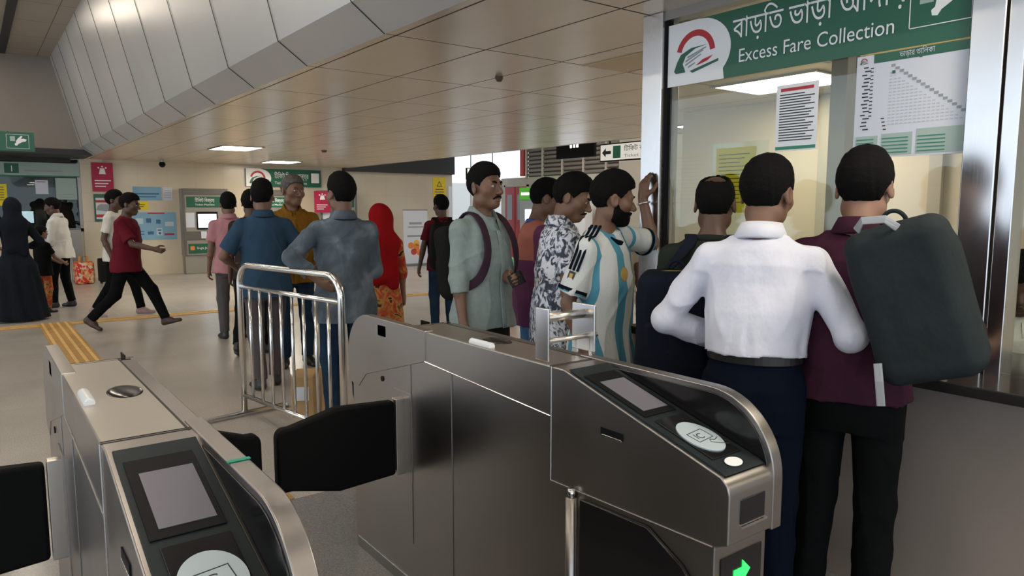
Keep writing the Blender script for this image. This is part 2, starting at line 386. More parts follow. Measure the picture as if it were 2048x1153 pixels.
# ------------------------------------------------------------------ people
SKIN = mat('skin', (.165, .085, .052), .5, bump=(60, .15, .002), noise=(9, .10))
SKIN_D = mat('skin_dark', (.085, .042, .026), .5, bump=(60, .15, .002), noise=(9, .10))
SKIN_L = mat('skin_light', (.24, .13, .085), .5, bump=(60, .15, .002), noise=(9, .10))
HAIR = mat('hair_black', (.0055, .005, .005), .85, bump=(220, .9, .004), spec=.10)
HAIR_G = mat('hair_greying', (.06, .052, .045), .62, bump=(160, .8, .004), noise=(40, .5))
EYEW = mat('eye_white', (.55, .5, .46), .25); IRIS = mat('iris_brown', (.012, .007, .005), .2)
SHOE_B = mat('shoe_black', (.014, .013, .013), .4); SHOE_R = mat('shoe_brown', (.045, .02, .013), .45)
SOLE = mat('shoe_sole', (.06, .05, .045), .7)
def cloth(name, c, rough=.85, fold=.35, noise=None): return mat(name, c, rough, bump=(16, fold, .03, (1, 1, .55)), noise=noise or (7, .07), spec=.06)

UP_L, FO_L = .285, .255
TORSO_LO = [(.76, .150, .100, 0), (.85, .166, .114, -.010), (.92, .166, .118, -.012), (1.0, .150, .108, -.005), (1.07, .143, .102, 0)]
TORSO_UP = [(.98, .148, .106, -.003), (1.08, .143, .103, 0), (1.18, .154, .111, .003), (1.28, .167, .115, .002), (1.35, .168, .108, -.006), (1.405, .135, .085, -.016), (1.445, .075, .062, -.02)]

def wide(S, fx, fy=None, dx=0, dy=0): return [(z, rx * fx + dx, ry * (fy or fx) + dy, oy) for z, rx, ry, oy in S]

def joints(pose, sx_=1.0):
    """pose -> joint positions in person space (1.72 m tall, facing +Y, right hand on +X)"""
    J = {}; piv = V3(0, 0, 1.0) + V3(*pose.get('pelvis', (0, 0, 0)))
    lean = pose.get('lean', (0, 0, 0))                              # forward, to the right, twist (degrees)
    R = rotm('z', -lean[2]) @ rotm('y', lean[1]) @ rotm('x', -lean[0])
    up = lambda p: piv + R @ (V3(*p) - V3(0, 0, 1.0))
    J['R'] = R; J['piv'] = piv; J['off'] = V3(*pose.get('pelvis', (0, 0, 0))); J['up'] = up
    w = .172 * sx_
    sh = pose.get('shrug', (0, 0))
    for s, n in ((1, 'R'), (-1, 'L')):
        rise = sh[0 if s > 0 else 1]
        J['sh' + n] = up((s * (w - rise * .3), -.018 + max(0, rise) * .1, 1.372 + rise))
        a = pose.get('arm' + n)
        if a is None: a = dict(w=(s * .245, .03, .83), pole=(s * .3, -1, 0))
        W = V3(*a['w']); 
        if a.get('rel'): W = J['sh' + n] + W
        e, W = ik(J['sh' + n], W, UP_L, FO_L, a.get('pole', (s * .5, -1, 0)))
        J['el' + n], J['wr' + n] = e, W; fd = nrm(W - e)
        d = nrm(V3(*a['dir'])) if 'dir' in a else fd
        th = V3(*a.get('thumb', (0, 1, 0.15))); th = nrm(th - (th @ d) * d)
        pn = np.cross(d, th); want = V3(*a.get('palm', (-s, 0, -.2)))
        if pn @ want < 0: pn = -pn
        J['hand' + n] = (W, d, th, pn, a.get('curl', 22), a.get('thumbc', .5))
        l = pose.get('leg' + n, {})
        hip = J['off'] + V3(s * .088, -.005, .90); ank = V3(*l.get('a', (s * .105, -.03, .085)))
        k, ank = ik(hip, ank, .415, .405, l.get('pole', (s * .12, 1, 0)))
        J['hip' + n], J['kn' + n], J['an' + n] = hip, k, ank; J['foot' + n] = nrm(V3(*l.get('toe', (s * .18, 1, 0))))
    hd = pose.get('head', (0, 0, 0))                                # turn right, nod down, tilt right (degrees)
    RH = rotm('z', -hd[0]) @ rotm('y', hd[2]) @ rotm('x', -hd[1])
    half = rotm('z', -lean[2] * .8) @ rotm('y', lean[1] * .5) @ rotm('x', -lean[0] * .6)
    RH = half @ RH
    J['nb'] = up((0, -.022, 1.435)); J['hs'] = pose.get('hs', 1.10)
    J['hc'] = J['nb'] + half @ V3(0, .03, .075) + RH @ (V3(0, .008, .10) * J['hs']); J['RH'] = RH
    return J

def put_hand(F, H, s):
    W, d, l, n, curl, tc = H; g = .93
    if not isinstance(curl, (tuple, list)): curl = (curl, curl + 4, curl + 7, curl + 11)
    F.cone(W - d * .01, W + d * .03 * g, .0235, .029, .015, flat=(n, 1.35))
    for o in (.022, .006, -.010, -.024): F.cone(W + d * .02 + l * o * .5, W + d * .088 * g + l * o * g, .017, .0125, .012)
    for i, (o, L, r) in enumerate(((.027, .072, .0088), (.009, .080, .0092), (-.010, .074, .0088), (-.027, .057, .0078))):
        p = W + d * (.088 - .004 * abs(i - 1)) * g + l * o * g; fd = nrm(d + l * o * 1.6); a = 0
        for f, w in zip((.45, .30, .25), (1, 1.15, .8)):
            a += math.radians(curl[i] * w); v = fd * math.cos(a) + n * math.sin(a); q = p + v * L * f * g
            F.cone(p, q, r, r * .92, .005); p, r = q, r * .92
    p = W + d * .022 + l * .024; q = p + nrm(d * .62 + l * .62 + n * .35) * .042; F.cone(p, q, .0145, .0115, .012)
    e = q + nrm(d * .80 + l * (.45 - tc * .6) + n * (.25 + tc * .5)) * .030; F.cone(q, e, .0112, .0100, .006); F.cone(e, e + nrm(d * .9 + l * (.2 - tc * .5) + n * (.2 + tc * .5)) * .022, .0098, .0080, .005)

def put_head(F, c, R, k, face=True, infl=0.0, jaw=1.0):
    P = lambda *a: c + R @ (V3(*a) * k)
    F.ell(P(0, -.012, .028), V3(.0735, .094, .086) * k + infl, R, .0)
    F.ell(P(0, .018, -.032), V3(.059, .070, .082) * k + infl, R, .03)
    F.ell(P(0, .058, -.092), V3(.030 * jaw, .028, .022) * k + infl, R, .03)
    for s in (1, -1):
        F.ell(P(s * .046 * jaw, .005, -.066), V3(.020, .030, .028) * k + infl, R, .03)
        F.ell(P(s * .044, .052, -.022), V3(.024, .024, .022) * k + infl, R, .03)
    if not face: return
    F.cone(P(-.036, .074, .020), P(.036, .074, .020), .0125 * k, .0125 * k, .02)
    for s in (1, -1): F.ell(P(s * .031, .096, .002), V3(.018, .016, .013) * k, R, .010, 's')
    for s in (1, -1): F.ell(P(s * .031, .0745, .0015), V3(.0165, .0125, .012) * k, R, .003)
    F.cone(P(0, .083, .010), P(0, .108, -.030), .0085 * k, .0125 * k, .010); F.ell(P(0, .104, -.033), V3(.014, .012, .010) * k, R, .006)
    for s in (1, -1): F.ell(P(s * .0135, .095, -.036), V3(.008, .011, .008) * k, R, .006)
    F.ell(P(0, .086, -.060), V3(.024, .013, .0065) * k, R, .005); F.ell(P(0, .084, -.073), V3(.021, .0135, .0080) * k, R, .005)
    F.ell(P(0, .099, -.0665), V3(.022, .008, .0016) * k, R, .003, 's')
    for s in (1, -1):
        RE = R @ rotm('z', -s * 22) @ rotm('x', 12)
        F.ell(P(s * .079, -.012, -.006), V3(.0085, .020, .033) * k, RE, .008); F.ell(P(s * .087, -.008, -.002), V3(.006, .011, .020) * k, RE, .004, 's')

def head_stuff(root, J, S, hair, skin, res):
    c, R, k = J['hc'], J['RH'], J['hs']; P = lambda *a: c + R @ (V3(*a) * k)
    lo, hi = c - .17 * k, c + .17 * k; r = min(res, .006)
    st = hair.get('style', 'short')
    if st != 'none':
        F = Field(lo, hi, r); t, sd = hair.get('top', .022), hair.get('side', .006)
        F.ell(P(0, -.015, .031), (V3(.0735, .094, .092) + V3(sd, sd, .004)) * k, R, 0)
        F.ell(P(0, hair.get('fy', .001), .062 + t * .35), V3(.066 + sd * .6, .085 + t * .22, .048 + t) * k, R, .02)
        hl = hair.get('line', [(-.13, -.095), (-.07, -.090), (-.035, -.060), (-.008, -.020), (.012, -.012), (.030, .022), (.052, .050), (.075, .062), (.12, .064)])
        ys, zs = [a for a, _ in hl], [b for _, b in hl]
        X, Y, Z = F.ax[0][:, None, None] - c[0], F.ax[1][None, :, None] - c[1], F.ax[2][None, None, :] - c[2]
        ux, uy, uz = [(X * R[0, i] + Y * R[1, i] + Z * R[2, i]) / k for i in range(3)]
        cut = (np.interp(uy, ys, zs) + np.where(uy < -.02, 5.0 * ux ** 2, 0) - uz) * .7 * k
        for s in (1, -1):                                           # leave the ears free
            cut = np.maximum(cut, .030 * k - np.sqrt((uy + .010) ** 2 + (uz + .012) ** 2 + (np.maximum(0, .05 - s * ux)) ** 2 * 4) * k)
        if 'bald' in hair: cut = np.maximum(cut, .055 * k - np.sqrt(ux ** 2 + (uy + .045) ** 2 + (uz - .10) ** 2) * k)
        F.D = np.maximum(F.D, cut.astype(np.float32)); F.wrinkle(hair.get('mess', .0022), 150, 3, (1, 1, 1))
        if (F.D < 0).any(): link('hair', F.mesh('hair', S), hair.get('mat', HAIR), root)
    if not hair.get('face', True): return
    for s in (1, -1):
        b = MB(); b.sphere((0, 0, 0), .0122 * k * S, 20); bm = b.bm
        bmesh.ops.rotate(bm, verts=bm.verts, cent=(0, 0, 0), matrix=Matrix.Rotation(-PI / 2, 3, 'X'))
        for f in bm.faces:
            cc = f.calc_center_median().normalized(); f.material_index = 1 if cc.y > .87 else 0
        bmesh.ops.scale(bm, vec=(1.12, .9, .60), verts=bm.verts)
        g = hair.get('gaze', (0, 0)); bmesh.ops.transform(bm, matrix=Matrix((R @ rotm('z', -g[0]) @ rotm('x', -g[1])).tolist()).to_4x4(), verts=bm.verts)
        bmesh.ops.translate(bm, vec=P(s * .031, .0775, .0015) * S, verts=bm.verts); b.build('eye', [EYEW, IRIS], root, smooth=True)
        b = MB(); b.tube([P(s * .014, .0905, .020) * S, P(s * .026, .0895, .0245) * S, P(s * .040, .081, .0235) * S, P(s * .050, .070, .018) * S], [.0042 * k, .0052 * k, .0045 * k, .002 * k], 8); b.build('eyebrow', hair.get('mat', HAIR), root, smooth=True)
    if hair.get('mustache'):
        b = MB(); m = hair['mustache']
        b.tube([P(-.030, .076, -.066) * S, P(-.020, .088, -.057) * S, P(-.008, .0955, -.0525) * S, P(.008, .0955, -.0525) * S, P(.020, .088, -.057) * S, P(.030, .076, -.066) * S], [.003 * m, .006 * m, .006 * m, .006 * m, .006 * m, .003 * m], 8)
        b.build('mustache', hair.get('mat', HAIR), root, smooth=True)
    if hair.get('beard'):
        F = Field(lo, hi, r); put_head(F, c, R, k, False, hair['beard'])
        X, Y, Z = F.ax[0][:, None, None] - c[0], F.ax[1][None, :, None] - c[1], F.ax[2][None, None, :] - c[2]
        ux, uy, uz = [(X * R[0, i] + Y * R[1, i] + Z * R[2, i]) / k for i in range(3)]
        top = np.interp(uy, [-.03, .0, .02, .045, .07, .085, .12], [.0, .0, -.035, -.05, -.050, -.046, -.046])
        cut = np.maximum(np.maximum(uz - top, -.006 - uy), .017 - np.sqrt((ux * .72) ** 2 + (uy - .095) ** 2 * .3 + ((uz + .066) * 1.5) ** 2))
        F.D = np.maximum(F.D, (cut * k).astype(np.float32)); F.wrinkle(.0015, 120, 5, (1, 1, 1))
        if (F.D < 0).any(): link('beard', F.mesh('beard', S), hair.get('mat', HAIR), root)

def bounds(J, keys, m):
    P = np.array([J[k] for k in keys]); return P.min(0) - m, P.max(0) + m

def person(label, loc, heading, H, top, bottom, hair={}, pose={}, skin=None, shoe=None, res=.008, bw=1.0, belly=0.0, group=None, jaw=1.0, seated=False):
    skin = skin or SKIN; shoe = shoe or SHOE_B; S = H / 1.775
    pose = dict(pose); ch, sn = math.cos(math.radians(heading)), math.sin(math.radians(heading))
    def loc_v(v): return (v[0] * ch - v[1] * sn, v[0] * sn + v[1] * ch, v[2])
    for q in ('armR', 'armL'):                                      # an arm aimed at a place in the hall
        if q in pose and 'world' in pose[q]:
            a = dict(pose[q]); wv = a['world']; l3 = loc_v((wv[0] - loc[0], wv[1] - loc[1], wv[2])); a['w'] = tuple(c / S for c in l3)
            for kk in ('dir', 'thumb', 'palm', 'pole'):
                if kk in a: a[kk] = loc_v(a[kk])
            pose[q] = a
    J = joints(pose, bw); R, piv, off = J['R'], J['piv'], J['off']
    root = thing('person', label, 'person', (loc[0], loc[1], loc[2] if len(loc) > 2 else 0), -math.radians(heading), 'people in the station hall')
    J['S'] = S; J['root'] = root; J['bw'] = bw
    up = J['up']; lo_s = [(z + off[2], a, b, c) for z, a, b, c in wide(TORSO_LO, bw, None, 0, belly * .5)]; up_s = wide(TORSO_UP, bw, None, 0, 0)
    up_s = [(z, a, b + belly * max(0, 1 - abs(z - 1.08) / .2), c + belly * .6 * max(0, 1 - abs(z - 1.08) / .2)) for z, a, b, c in up_s]
    allk = ['shR', 'shL', 'elR', 'elL', 'wrR', 'wrL', 'anR', 'anL', 'knR', 'knL', 'hc', 'hipR', 'hipL']
    # --- body: one continuous skin
    lo, hi = bounds(J, allk, .22); F = Field(lo, hi, res)
    sh_up = [(z, a, b, c) for z, a, b, c in up_s]
    o2 = V3(off[0], off[1], 0)
    F.slices([(z, a - .012, b - .012, c + off[1]) for z, a, b, c in lo_s], np.eye(3), o2 * V3(1, 0, 1), 0, 0)
    pv = lambda SL: SL
    def upper(F, SL, infl, k):                                      # chest slices turned with the spine
        s2 = [(z - 1.0, a, b, c) for z, a, b, c in SL]; F.slices(s2, R, (0, 0, 0), infl, k) if False else _up(F, SL, infl, k)
    def _up(F, SL, infl, k):
        zz = np.array([q[0] for q in SL]); A = np.array(SL)
        cor = np.array([[x, y, z] for x in (-.3, .3) for y in (-.28, .32) for z in (zz[0] - .04, zz[-1] + .04)]) - V3(0, 0, 1); cor = cor @ R.T + piv
        def fn(X, Y, Z):
            x, y, z = X - piv[0], Y - piv[1], Z - piv[2]
            lx, ly, lz = [(x * R[0, i] + y * R[1, i] + z * R[2, i]) for i in range(3)]; lz = lz + 1.0
            rx = np.interp(lz, zz, A[:, 1]) + infl; ry = np.interp(lz, zz, A[:, 2]) + infl; oy = np.interp(lz, zz, A[:, 3])
            ax, ay = lx / rx, (ly - oy) / ry; kk = np.sqrt(ax * ax + ay * ay + 1e-9); g = np.sqrt((ax / rx) ** 2 + (ay / ry) ** 2) + 1e-6
            return np.maximum(kk * (kk - 1) / g, np.maximum(zz[0] - lz, lz - zz[-1])).astype(np.float32)
        F.put(fn, cor.min(0) - .02, cor.max(0) + .02, k)
    _up(F, up_s, -.012, .03)
    F.cone(J['nb'] + R @ V3(0, 0, -.05), J['hc'] + J['RH'] @ (V3(0, -.022, -.06) * J['hs']), .062, .054, .03)
    for s, n in ((1, 'R'), (-1, 'L')):
        F.cone(up((0, -.02, 1.385)), J['sh' + n], .046, .043, .035); F.cone(up((s * .02, -.03, 1.46)), up((s * .13, -.028, 1.39)), .036, .033, .03)
        F.cone(J['sh' + n], J['el' + n], .048, .036, .03); e = J['el' + n]; w = J['wr' + n]
        m = e + (w - e) * .3; F.cone(e, m, .036, .038, .012); F.cone(m, w, .038, .0255, .012, flat=(J['hand' + n][3], 1.12)); put_hand(F, J['hand' + n], s)
        F.cone(J['hip' + n], J['kn' + n], .082, .052, .03); F.cone(J['kn' + n], J['an' + n], .050, .034, .02)
        f = J['foot' + n]; an = J['an' + n]; F.cone(an + V3(0, 0, -.03) - f * .01, an + f * .09 + V3(0, 0, -.052), .028, .018, .02)
    put_head(F, J['hc'], J['RH'], J['hs'], hair.get('face', True) is not None, 0, jaw)
    link('body', F.mesh('body', S), skin, root)
    head_stuff(root, J, S, hair, skin, res)
    # --- trousers / skirt
    if bottom:
        kk = ['hipR', 'hipL', 'knR', 'knL', 'anR', 'anL']; lo, hi = bounds(J, kk, .2); hi[2] = max(hi[2], off[2] + 1.12); F = Field(lo, hi, res)
        wz = bottom.get('waist', 1.0) + off[2]; lw = bottom.get('w', 1.0)
        F.slices([(z, a, b, c + off[1]) for z, a, b, c in lo_s], np.eye(3), o2 * V3(1, 0, 1), .004, 0)
        for s, n in ((1, 'R'), (-1, 'L')):
            h_, k_, a_ = J['hip' + n], J['kn' + n], J['an' + n]; d = nrm(a_ - k_); end = a_ + d * bottom.get('drop', -.005)
            F.cone(h_, k_, .090 * lw, .069 * lw, .03); F.cone(k_, end, .068 * lw, bottom.get('cuff', .056) * lw, .025, cut=[(end, d)] if True else None)
        F.wrinkle(bottom.get('wr', .0035), 30, 11, (1, 1, .7), .006); F.cutp((0, 0, wz), (0, 0, 1))
        link('trousers', F.mesh('trousers', S), bottom['mat'], root)
        if bottom.get('belt'):
            b = MB(); n = 40; zz = [q[0] for q in lo_s]; A = np.array(lo_s); ra, rb_ = np.interp(wz - .02, zz, A[:, 1]) + .010, np.interp(wz - .02, zz, A[:, 2]) + .010
            for dz0, dz1 in ((0, .034),):
                ring = lambda r, z: [b.bm.verts.new(((off[0] + (ra + r) * math.cos(2 * PI * i / n)) * S, (off[1] - .008 + (rb_ + r) * math.sin(2 * PI * i / n)) * S, z * S)) for i in range(n)]
                q = [ring(0, wz - .036), ring(.004, wz - .036), ring(.004, wz), ring(0, wz)]
                for u in range(4):
                    for i in range(n): b.bm.faces.new((q[u][i], q[u][(i + 1) % n], q[(u + 1) % 4][(i + 1) % n], q[(u + 1) % 4][i]))
            b.build('belt', bottom['belt'], root, smooth=False)
    # --- shoes
    for s, n in ((1, 'R'), (-1, 'L')):
        f = J['foot' + n]; an = J['an' + n]; upv = nrm(V3(0, 0, 1) - (f[2]) * f) if abs(f[2]) < .95 else V3(0, 0, 1); sd = np.cross(f, upv)
        lo, hi = an - .24, an + .24; F = Field(lo, hi, min(res, .008)); g = lambda a, b_, c: an + sd * a + f * b_ + upv * c
        F.cone(g(0, -.035, -.045), g(s * .004, .06, -.05), .040, .042, .02); F.cone(g(s * .004, .05, -.055), g(s * .008, .145, -.062), .043, .036, .025, flat=(upv, 1.25)); F.cone(g(0, -.02, 0), g(0, .05, -.03), .042, .036, .02)
        F.cutp(g(0, 0, -.083), -upv); link('shoe', F.mesh('shoe', S), shoe, root)
    # --- top
    if top:
        kk = ['shR', 'shL', 'elR', 'elL', 'wrR', 'wrL', 'hipR', 'hipL']; lo, hi = bounds(J, kk, .15); F = Field(lo, hi, min(res, .008) if res < .01 else res)
        hem = top.get('hem', .80); loose = top.get('loose', .012)
        US = [(z, a + (loose * 1.2 if z < 1.2 else loose * .6), b + (loose * 1.6 if z < 1.2 else loose * .7), c) for z, a, b, c in up_s]
        if hem < .97:
            fl = top.get('flare', .01)
            LS = [(z, a + loose * 1.3 + fl * max(0, (1.0 - z) / .2), b + loose * 1.6 + fl * max(0, (1.0 - z) / .2), c + off[1]) for z, a, b, c in [(hem + off[2] - .02, .171 * bw, .118 + belly * .4, -.006), (.86 + off[2], .171 * bw, .119 + belly * .5, -.010), (.92 + off[2], .169 * bw, .118 + belly * .6, -.010), (1.0 + off[2], .156 * bw, .112 + belly * .8, -.004), (1.08 + off[2], .150 * bw, .106 + belly, 0)] if z >= hem + off[2] - .021]
            F.slices(LS, np.eye(3), o2 * V3(1, 0, 1), 0, 0)
        _up(F, US, .004, .012)
        if hem < .97: F.cutp((0, 0, hem + off[2]), (0, 0, -1))
        else: F.cutp(piv + R @ V3(0, 0, hem - 1.0), -(R @ V3(0, 0, 1)))
        for s, n in ((1, 'R'), (-1, 'L')):
            sh, e, w = J['sh' + n], J['el' + n], J['wr' + n]
            F.cone(up((0, -.02, 1.385)), sh, .056, .053, .04); F.cone(up((s * .03, -.028, 1.445)), up((s * .135, -.026, 1.385)), .040, .044, .035)
            sl = top.get('sleeve' + n, top.get('sleeve', 'short')); ua = nrm(e - sh); fa = nrm(w - e); sw = top.get('sw', 1.0)
            if sl == 'short':
                t = top.get('sl', .68); end = sh + (e - sh) * t; F.cone(sh, end + ua * .02, .055 * sw, .064 * sw, .03, cut=[(end, ua)])
            elif sl == 'none': pass
            else:
                F.cone(sh, e, .055 * sw, .050 * sw, .03); t = {'long': .95, 'rolled': .30, 'three': .6, 'half': .08}[sl]; end = e + (w - e) * t
                F.cone(e, end + fa * .02, .050 * sw, (.050 - .012 * t) * sw, .02, cut=[(end, fa)])
                if sl != 'long':
                    for q in (.0, .018, .034): F.cone(end - fa * (q + .012), end - fa * q, (.053 - .010 * t) * sw, (.053 - .010 * t) * sw, .004, cut=[(end - fa * q, fa)])
                else: F.cone(end - fa * .05, end, .039 * sw, .038 * sw, .005, cut=[(end, fa)])
        F.wrinkle(top.get('wr', .0045), top.get('wf', 24), top.get('seed', 1), (1, 1, .6), top.get('crease', .008))
        if hem > .97:                                               # gathers above the waistband
            X, Y, Z = F.ax[0][:, None, None], F.ax[1][None, :, None], F.ax[2][None, None, :]; th = np.arctan2(Y - off[1], X - off[0] + 1e-6); F.D += (.0045 * np.sin(th * 11 + 2 * np.sin(th * 4)) * np.clip((hem + .18 - Z) / .12, 0, 1) * np.clip((Z - hem) / .05, .15, 1) * (np.abs(X) < .19)).astype(np.float32)
        nb, RR = J['nb'], R
        # neck opening
        F.cone(up((0, -.03, 1.40)), up((0, .0, 1.56)), .058, .064, .0, mode='s'); 
        if top.get('vee'): F.cone(up((0, .10, 1.43)), up((0, .155, 1.43 - top['vee'])), .034, .012, .0, mode='s')
        link('shirt', F.mesh('shirt', S), top['mat'], root)
        if top.get('placket'):
            pts, ups_ = [], []
            for z in np.linspace(1.37, max(hem, 1.0) + .005, 12):
                A = np.array(US); y = np.interp(z, A[:, 0], A[:, 2]) + np.interp(z, A[:, 0], A[:, 3]) + .009; pts.append(up((0, y, z)))
            if hem < .97:
                for z in np.linspace(.98, hem + .004, 6): A = np.array(LS); pts.append(V3(0, np.interp(z + off[2], A[:, 0], A[:, 2]) + np.interp(z + off[2], A[:, 0], A[:, 3]) + .006, z + off[2]))
            b = MB(); b.tube([p * S for p in pts], 0, 8, flat=(.017 * S, .004 * S, R @ V3(0, 1, 0))); b.build('placket', top['mat'], root, smooth=True)
        col = top.get('collar')
        if col:                                                     # 'shirt' fold-down or 'crew' band
            b = MB(); n = 36; rows = []
            prof = [(.062, 1.440), (.065, 1.480), (.066, 1.508), (.072, 1.511), (.083, 1.486), (.096, 1.455), (.090, 1.448), (.076, 1.470)] if col == 'shirt' else [(.061, 1.440), (.062, 1.470), (.067, 1.476), (.077, 1.466), (.076, 1.450)]
            for i in range(n + 1):
                a = 2 * PI * i / n; gap = .22 if col == 'shirt' else 0; a = PI / 2 + gap + (2 * PI - 2 * gap) * i / n
                fr = max(0, math.sin(a)); tip = .012 if (i < 3 or i > n - 3) and col == 'shirt' else 0
                rows.append([b.bm.verts.new(up((r * math.cos(a) * 1.02, -.014 + r * math.sin(a) * 1.05 + fr * .030, z - (.078 if col == 'shirt' else .062) * fr - (tip if q in (4, 5, 6) else 0))) * S) for q, (r, z) in enumerate(prof)])
            for u in range(n):
                for q in range(len(prof)): b.bm.faces.new((rows[u][q], rows[u + 1][q], rows[u + 1][(q + 1) % len(prof)], rows[u][(q + 1) % len(prof)]))
            b.build('collar', top.get('cmat', top['mat']), root, smooth=True)
    return J

def to_root(J, p): return np.array(p) * J['S']

def wrist_band(J, n, m, name='watch'):
    e, w = J['el' + n], J['wr' + n]; d = nrm(w - e); c = w - d * .025; a, b_ = np.cross(d, nrm(J['hand' + n][3])), None
    b_ = np.cross(d, a); b = MB(); S = J['S']; pts = [(c + a * .033 * math.cos(t) + b_ * .031 * math.sin(t)) * S for t in np.linspace(0, 2 * PI, 25)]
    b.tube(pts, .006 * S, 8, cap=False); return b.build(name, m, J['root'], smooth=True)

def backpack(J, label, m, mstrap, size=(.15, .085, .23), c=(0, -.235, 1.17), tilt=(8, 0, 0), straps=(1, -1), extra=None, pocket=True, res=.008, group=None, strapw=.03, front=True):
    """worn on the back of the person J: pack body, pocket, zip, straps, grab handle"""
    S = J['S']; R = J['R']; up = J['up']; pr = J['root']
    root = thing('backpack', label, 'backpack', tuple(pr.location), pr.rotation_euler.z, 'backpacks worn in the hall')
    RR = R @ rotm('x', tilt[0]) @ rotm('y', tilt[1]) @ rotm('z', tilt[2]); cc = up(c)
    F = Field(cc - .5, cc + .5, res); F.rbox(cc, size, RR, .055); F.rbox(cc + RR @ V3(0, .02, -.03), V3(size[0] * 1.04, size[1] * .8, size[2] * .85), RR, .05, .03)
    F.wrinkle(.003, 18, 5); link('pack', F.mesh('pack', S), m, root)
    if pocket: F = Field(cc - .5, cc + .5, res); F.rbox(cc + RR @ V3(0, -size[1] * .9, -size[2] * .35), V3(size[0] * .82, .035, size[2] * .5), RR, .03); link('pocket', F.mesh('pocket', S), m, root)
    b = MB(); pz = [RR @ V3(size[0] * .985 * math.copysign(abs(math.cos(t)) ** .55, math.cos(t)), -size[1] * .30, size[2] * .985 * math.copysign(abs(math.sin(t)) ** .55, math.sin(t))) + cc for t in np.linspace(-.8, PI + .8, 40)]
    b.tube([p * S for p in pz], .006 * S, 6); b.build('zip', mstrap if not extra else extra, root, smooth=True)
    b = MB(); hz = [cc + RR @ V3(.035 * math.cos(t), size[1] * .4, size[2] - .004 + .04 * math.sin(t)) for t in np.linspace(0, PI, 12)]; b.tube([p * S for p in hz], .007 * S, 8); b.build('grab_handle', mstrap, root, smooth=True)
    bw = J['bw']
    for s in straps:
        top_ = cc + RR @ V3(s * .06, size[1] * .7, size[2] * .85); bot = cc + RR @ V3(s * size[0] * .75, size[1] * .8, -size[2] * .8)
        pts = [top_, up((s * .085, -.105, 1.43)), up((s * .095, -.03, 1.474)), up((s * .10, .055, 1.44)), up((s * .112, .125, 1.34)), up((s * .125, .146, 1.22)), up((s * .155, .11, 1.10)), up((s * .178, .01, 1.04)), up((s * .165, -.09, 1.02)), bot]
        ups = [RR @ V3(0, .3, 1), V3(0, -.5, 1), V3(0, 0, 1), V3(0, .6, .8), V3(0, 1, .3), V3(.1 * s, 1, .1), V3(s * .6, .8, 0), V3(s, 0, 0), V3(s * .7, -.7, 0), V3(s, 0, .1)]
        ups = [u if i == 0 or i == 9 else R @ u for i, u in enumerate(ups)]
        P_, U_ = [], []
        for i in range(len(pts) - 1):                               # Catmull-Rom
            p0, p1, p2, p3 = pts[max(i - 1, 0)], pts[i], pts[i + 1], pts[min(i + 2, len(pts) - 1)]
            for t in (0, .33, .66):
                P_.append(.5 * ((2 * p1) + (p2 - p0) * t + (2 * p0 - 5 * p1 + 4 * p2 - p3) * t * t + (3 * p1 - p0 - 3 * p2 + p3) * t ** 3) * S); U_.append(ups[i] * (1 - t) + ups[i + 1] * t)
        P_.append(pts[-1] * S); U_.append(ups[-1])
        b = MB(); b.tube(P_, 0, 12, flat=(strapw * S, .006 * S, U_)); b.build('shoulder_strap', mstrap, root, smooth=True)
    return root
# ------------------------------------------------------------------ the setting
BX0, BX1, BX2 = 2.0, 1.795, 1.40          # bulkhead: lower lip, knee, top
CZ, UZ = 2.5, 4.27                         # lower and upper ceiling
WY = 17.6                                  # back wall
GX = 2.97                                  # glass line of the fare booth

M_floor = tile_mat('granite_floor', (.41, .378, .345), (.20, .18, .165), (.8, .8), .006, .24, noise=(1.2, .10), fleck=(160, .22))
M_ceil = tile_mat('ceiling_panel', (.66, .56, .45), (.07, .055, .045), (.64, 1.197), .013, .26, noise=(.8, .05), metal=.25, offset=(2.07, 2.69), seam_rough=.9)
M_upper = tile_mat('upper_ceiling_panel', (.40, .36, .30), (.10, .085, .07), (1.2, 1.2), .010, .45, noise=(.8, .05), metal=.3)
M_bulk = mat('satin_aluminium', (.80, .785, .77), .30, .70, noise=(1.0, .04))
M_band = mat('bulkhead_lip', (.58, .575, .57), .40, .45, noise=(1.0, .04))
M_wall = tile_mat('beige_wall_tile', (.63, .55, .42), (.46, .40, .31), (.6, .6), .004, .22, noise=(1.5, .05), axes=(0, 2))
M_wallx = tile_mat('beige_wall_tile_side', (.63, .55, .42), (.40, .34, .26), (.6, .6), .004, .25, noise=(1.5, .05), axes=(1, 2))
M_dark = mat('dark_fascia', (.022, .023, .024), .55)
M_black = mat('black_plastic', (.008, .008, .009), .5, spec=.10)
M_steel = brushed('brushed_steel', (.52, .49, .455), .30)
M_steelv = brushed('brushed_steel_post', (.60, .59, .59), .24, (60, 60, .6), .10, .06)
M_steeld = mat('steel_trim', (.30, .29, .28), .35, 1.0)
M_chrome = mat('polished_steel', (.70, .69, .67), .16, 1.0)
M_seam = mat('seam_dark_gap', (.03, .028, .026), .7)  # plain dark colour of the joints
M_glass = glass_mat('booth_glass', (.945, .965, .94))
M_white = mat('white_vinyl', (.84, .85, .86), .5)
M_paper = mat('paper', (.64, .67, .74), .8)
M_green = mat('sign_green', (.010, .105, .058), .4)
M_greenl = mat('sign_green_light', (.02, .22, .12), .4)
M_red = mat('sign_red', (.45, .018, .028), .45)
M_pink = mat('sign_crimson', (.42, .012, .065), .5)
M_yellow = mat('yellow_paper', (.82, .66, .02), .6)
M_blue = mat('poster_blue', (.22, .42, .58), .6)
M_ink = mat('printed_ink', (.03, .035, .04), .7)
M_grey = mat('printed_grey', (.30, .33, .36), .7)
M_pale = mat('pale_green_board', (.36, .46, .42), .5)
M_lamp = mat('lamp_diffuser', (.9, .9, .88), .5, emit=(1.0, .90, .74), estr=32)
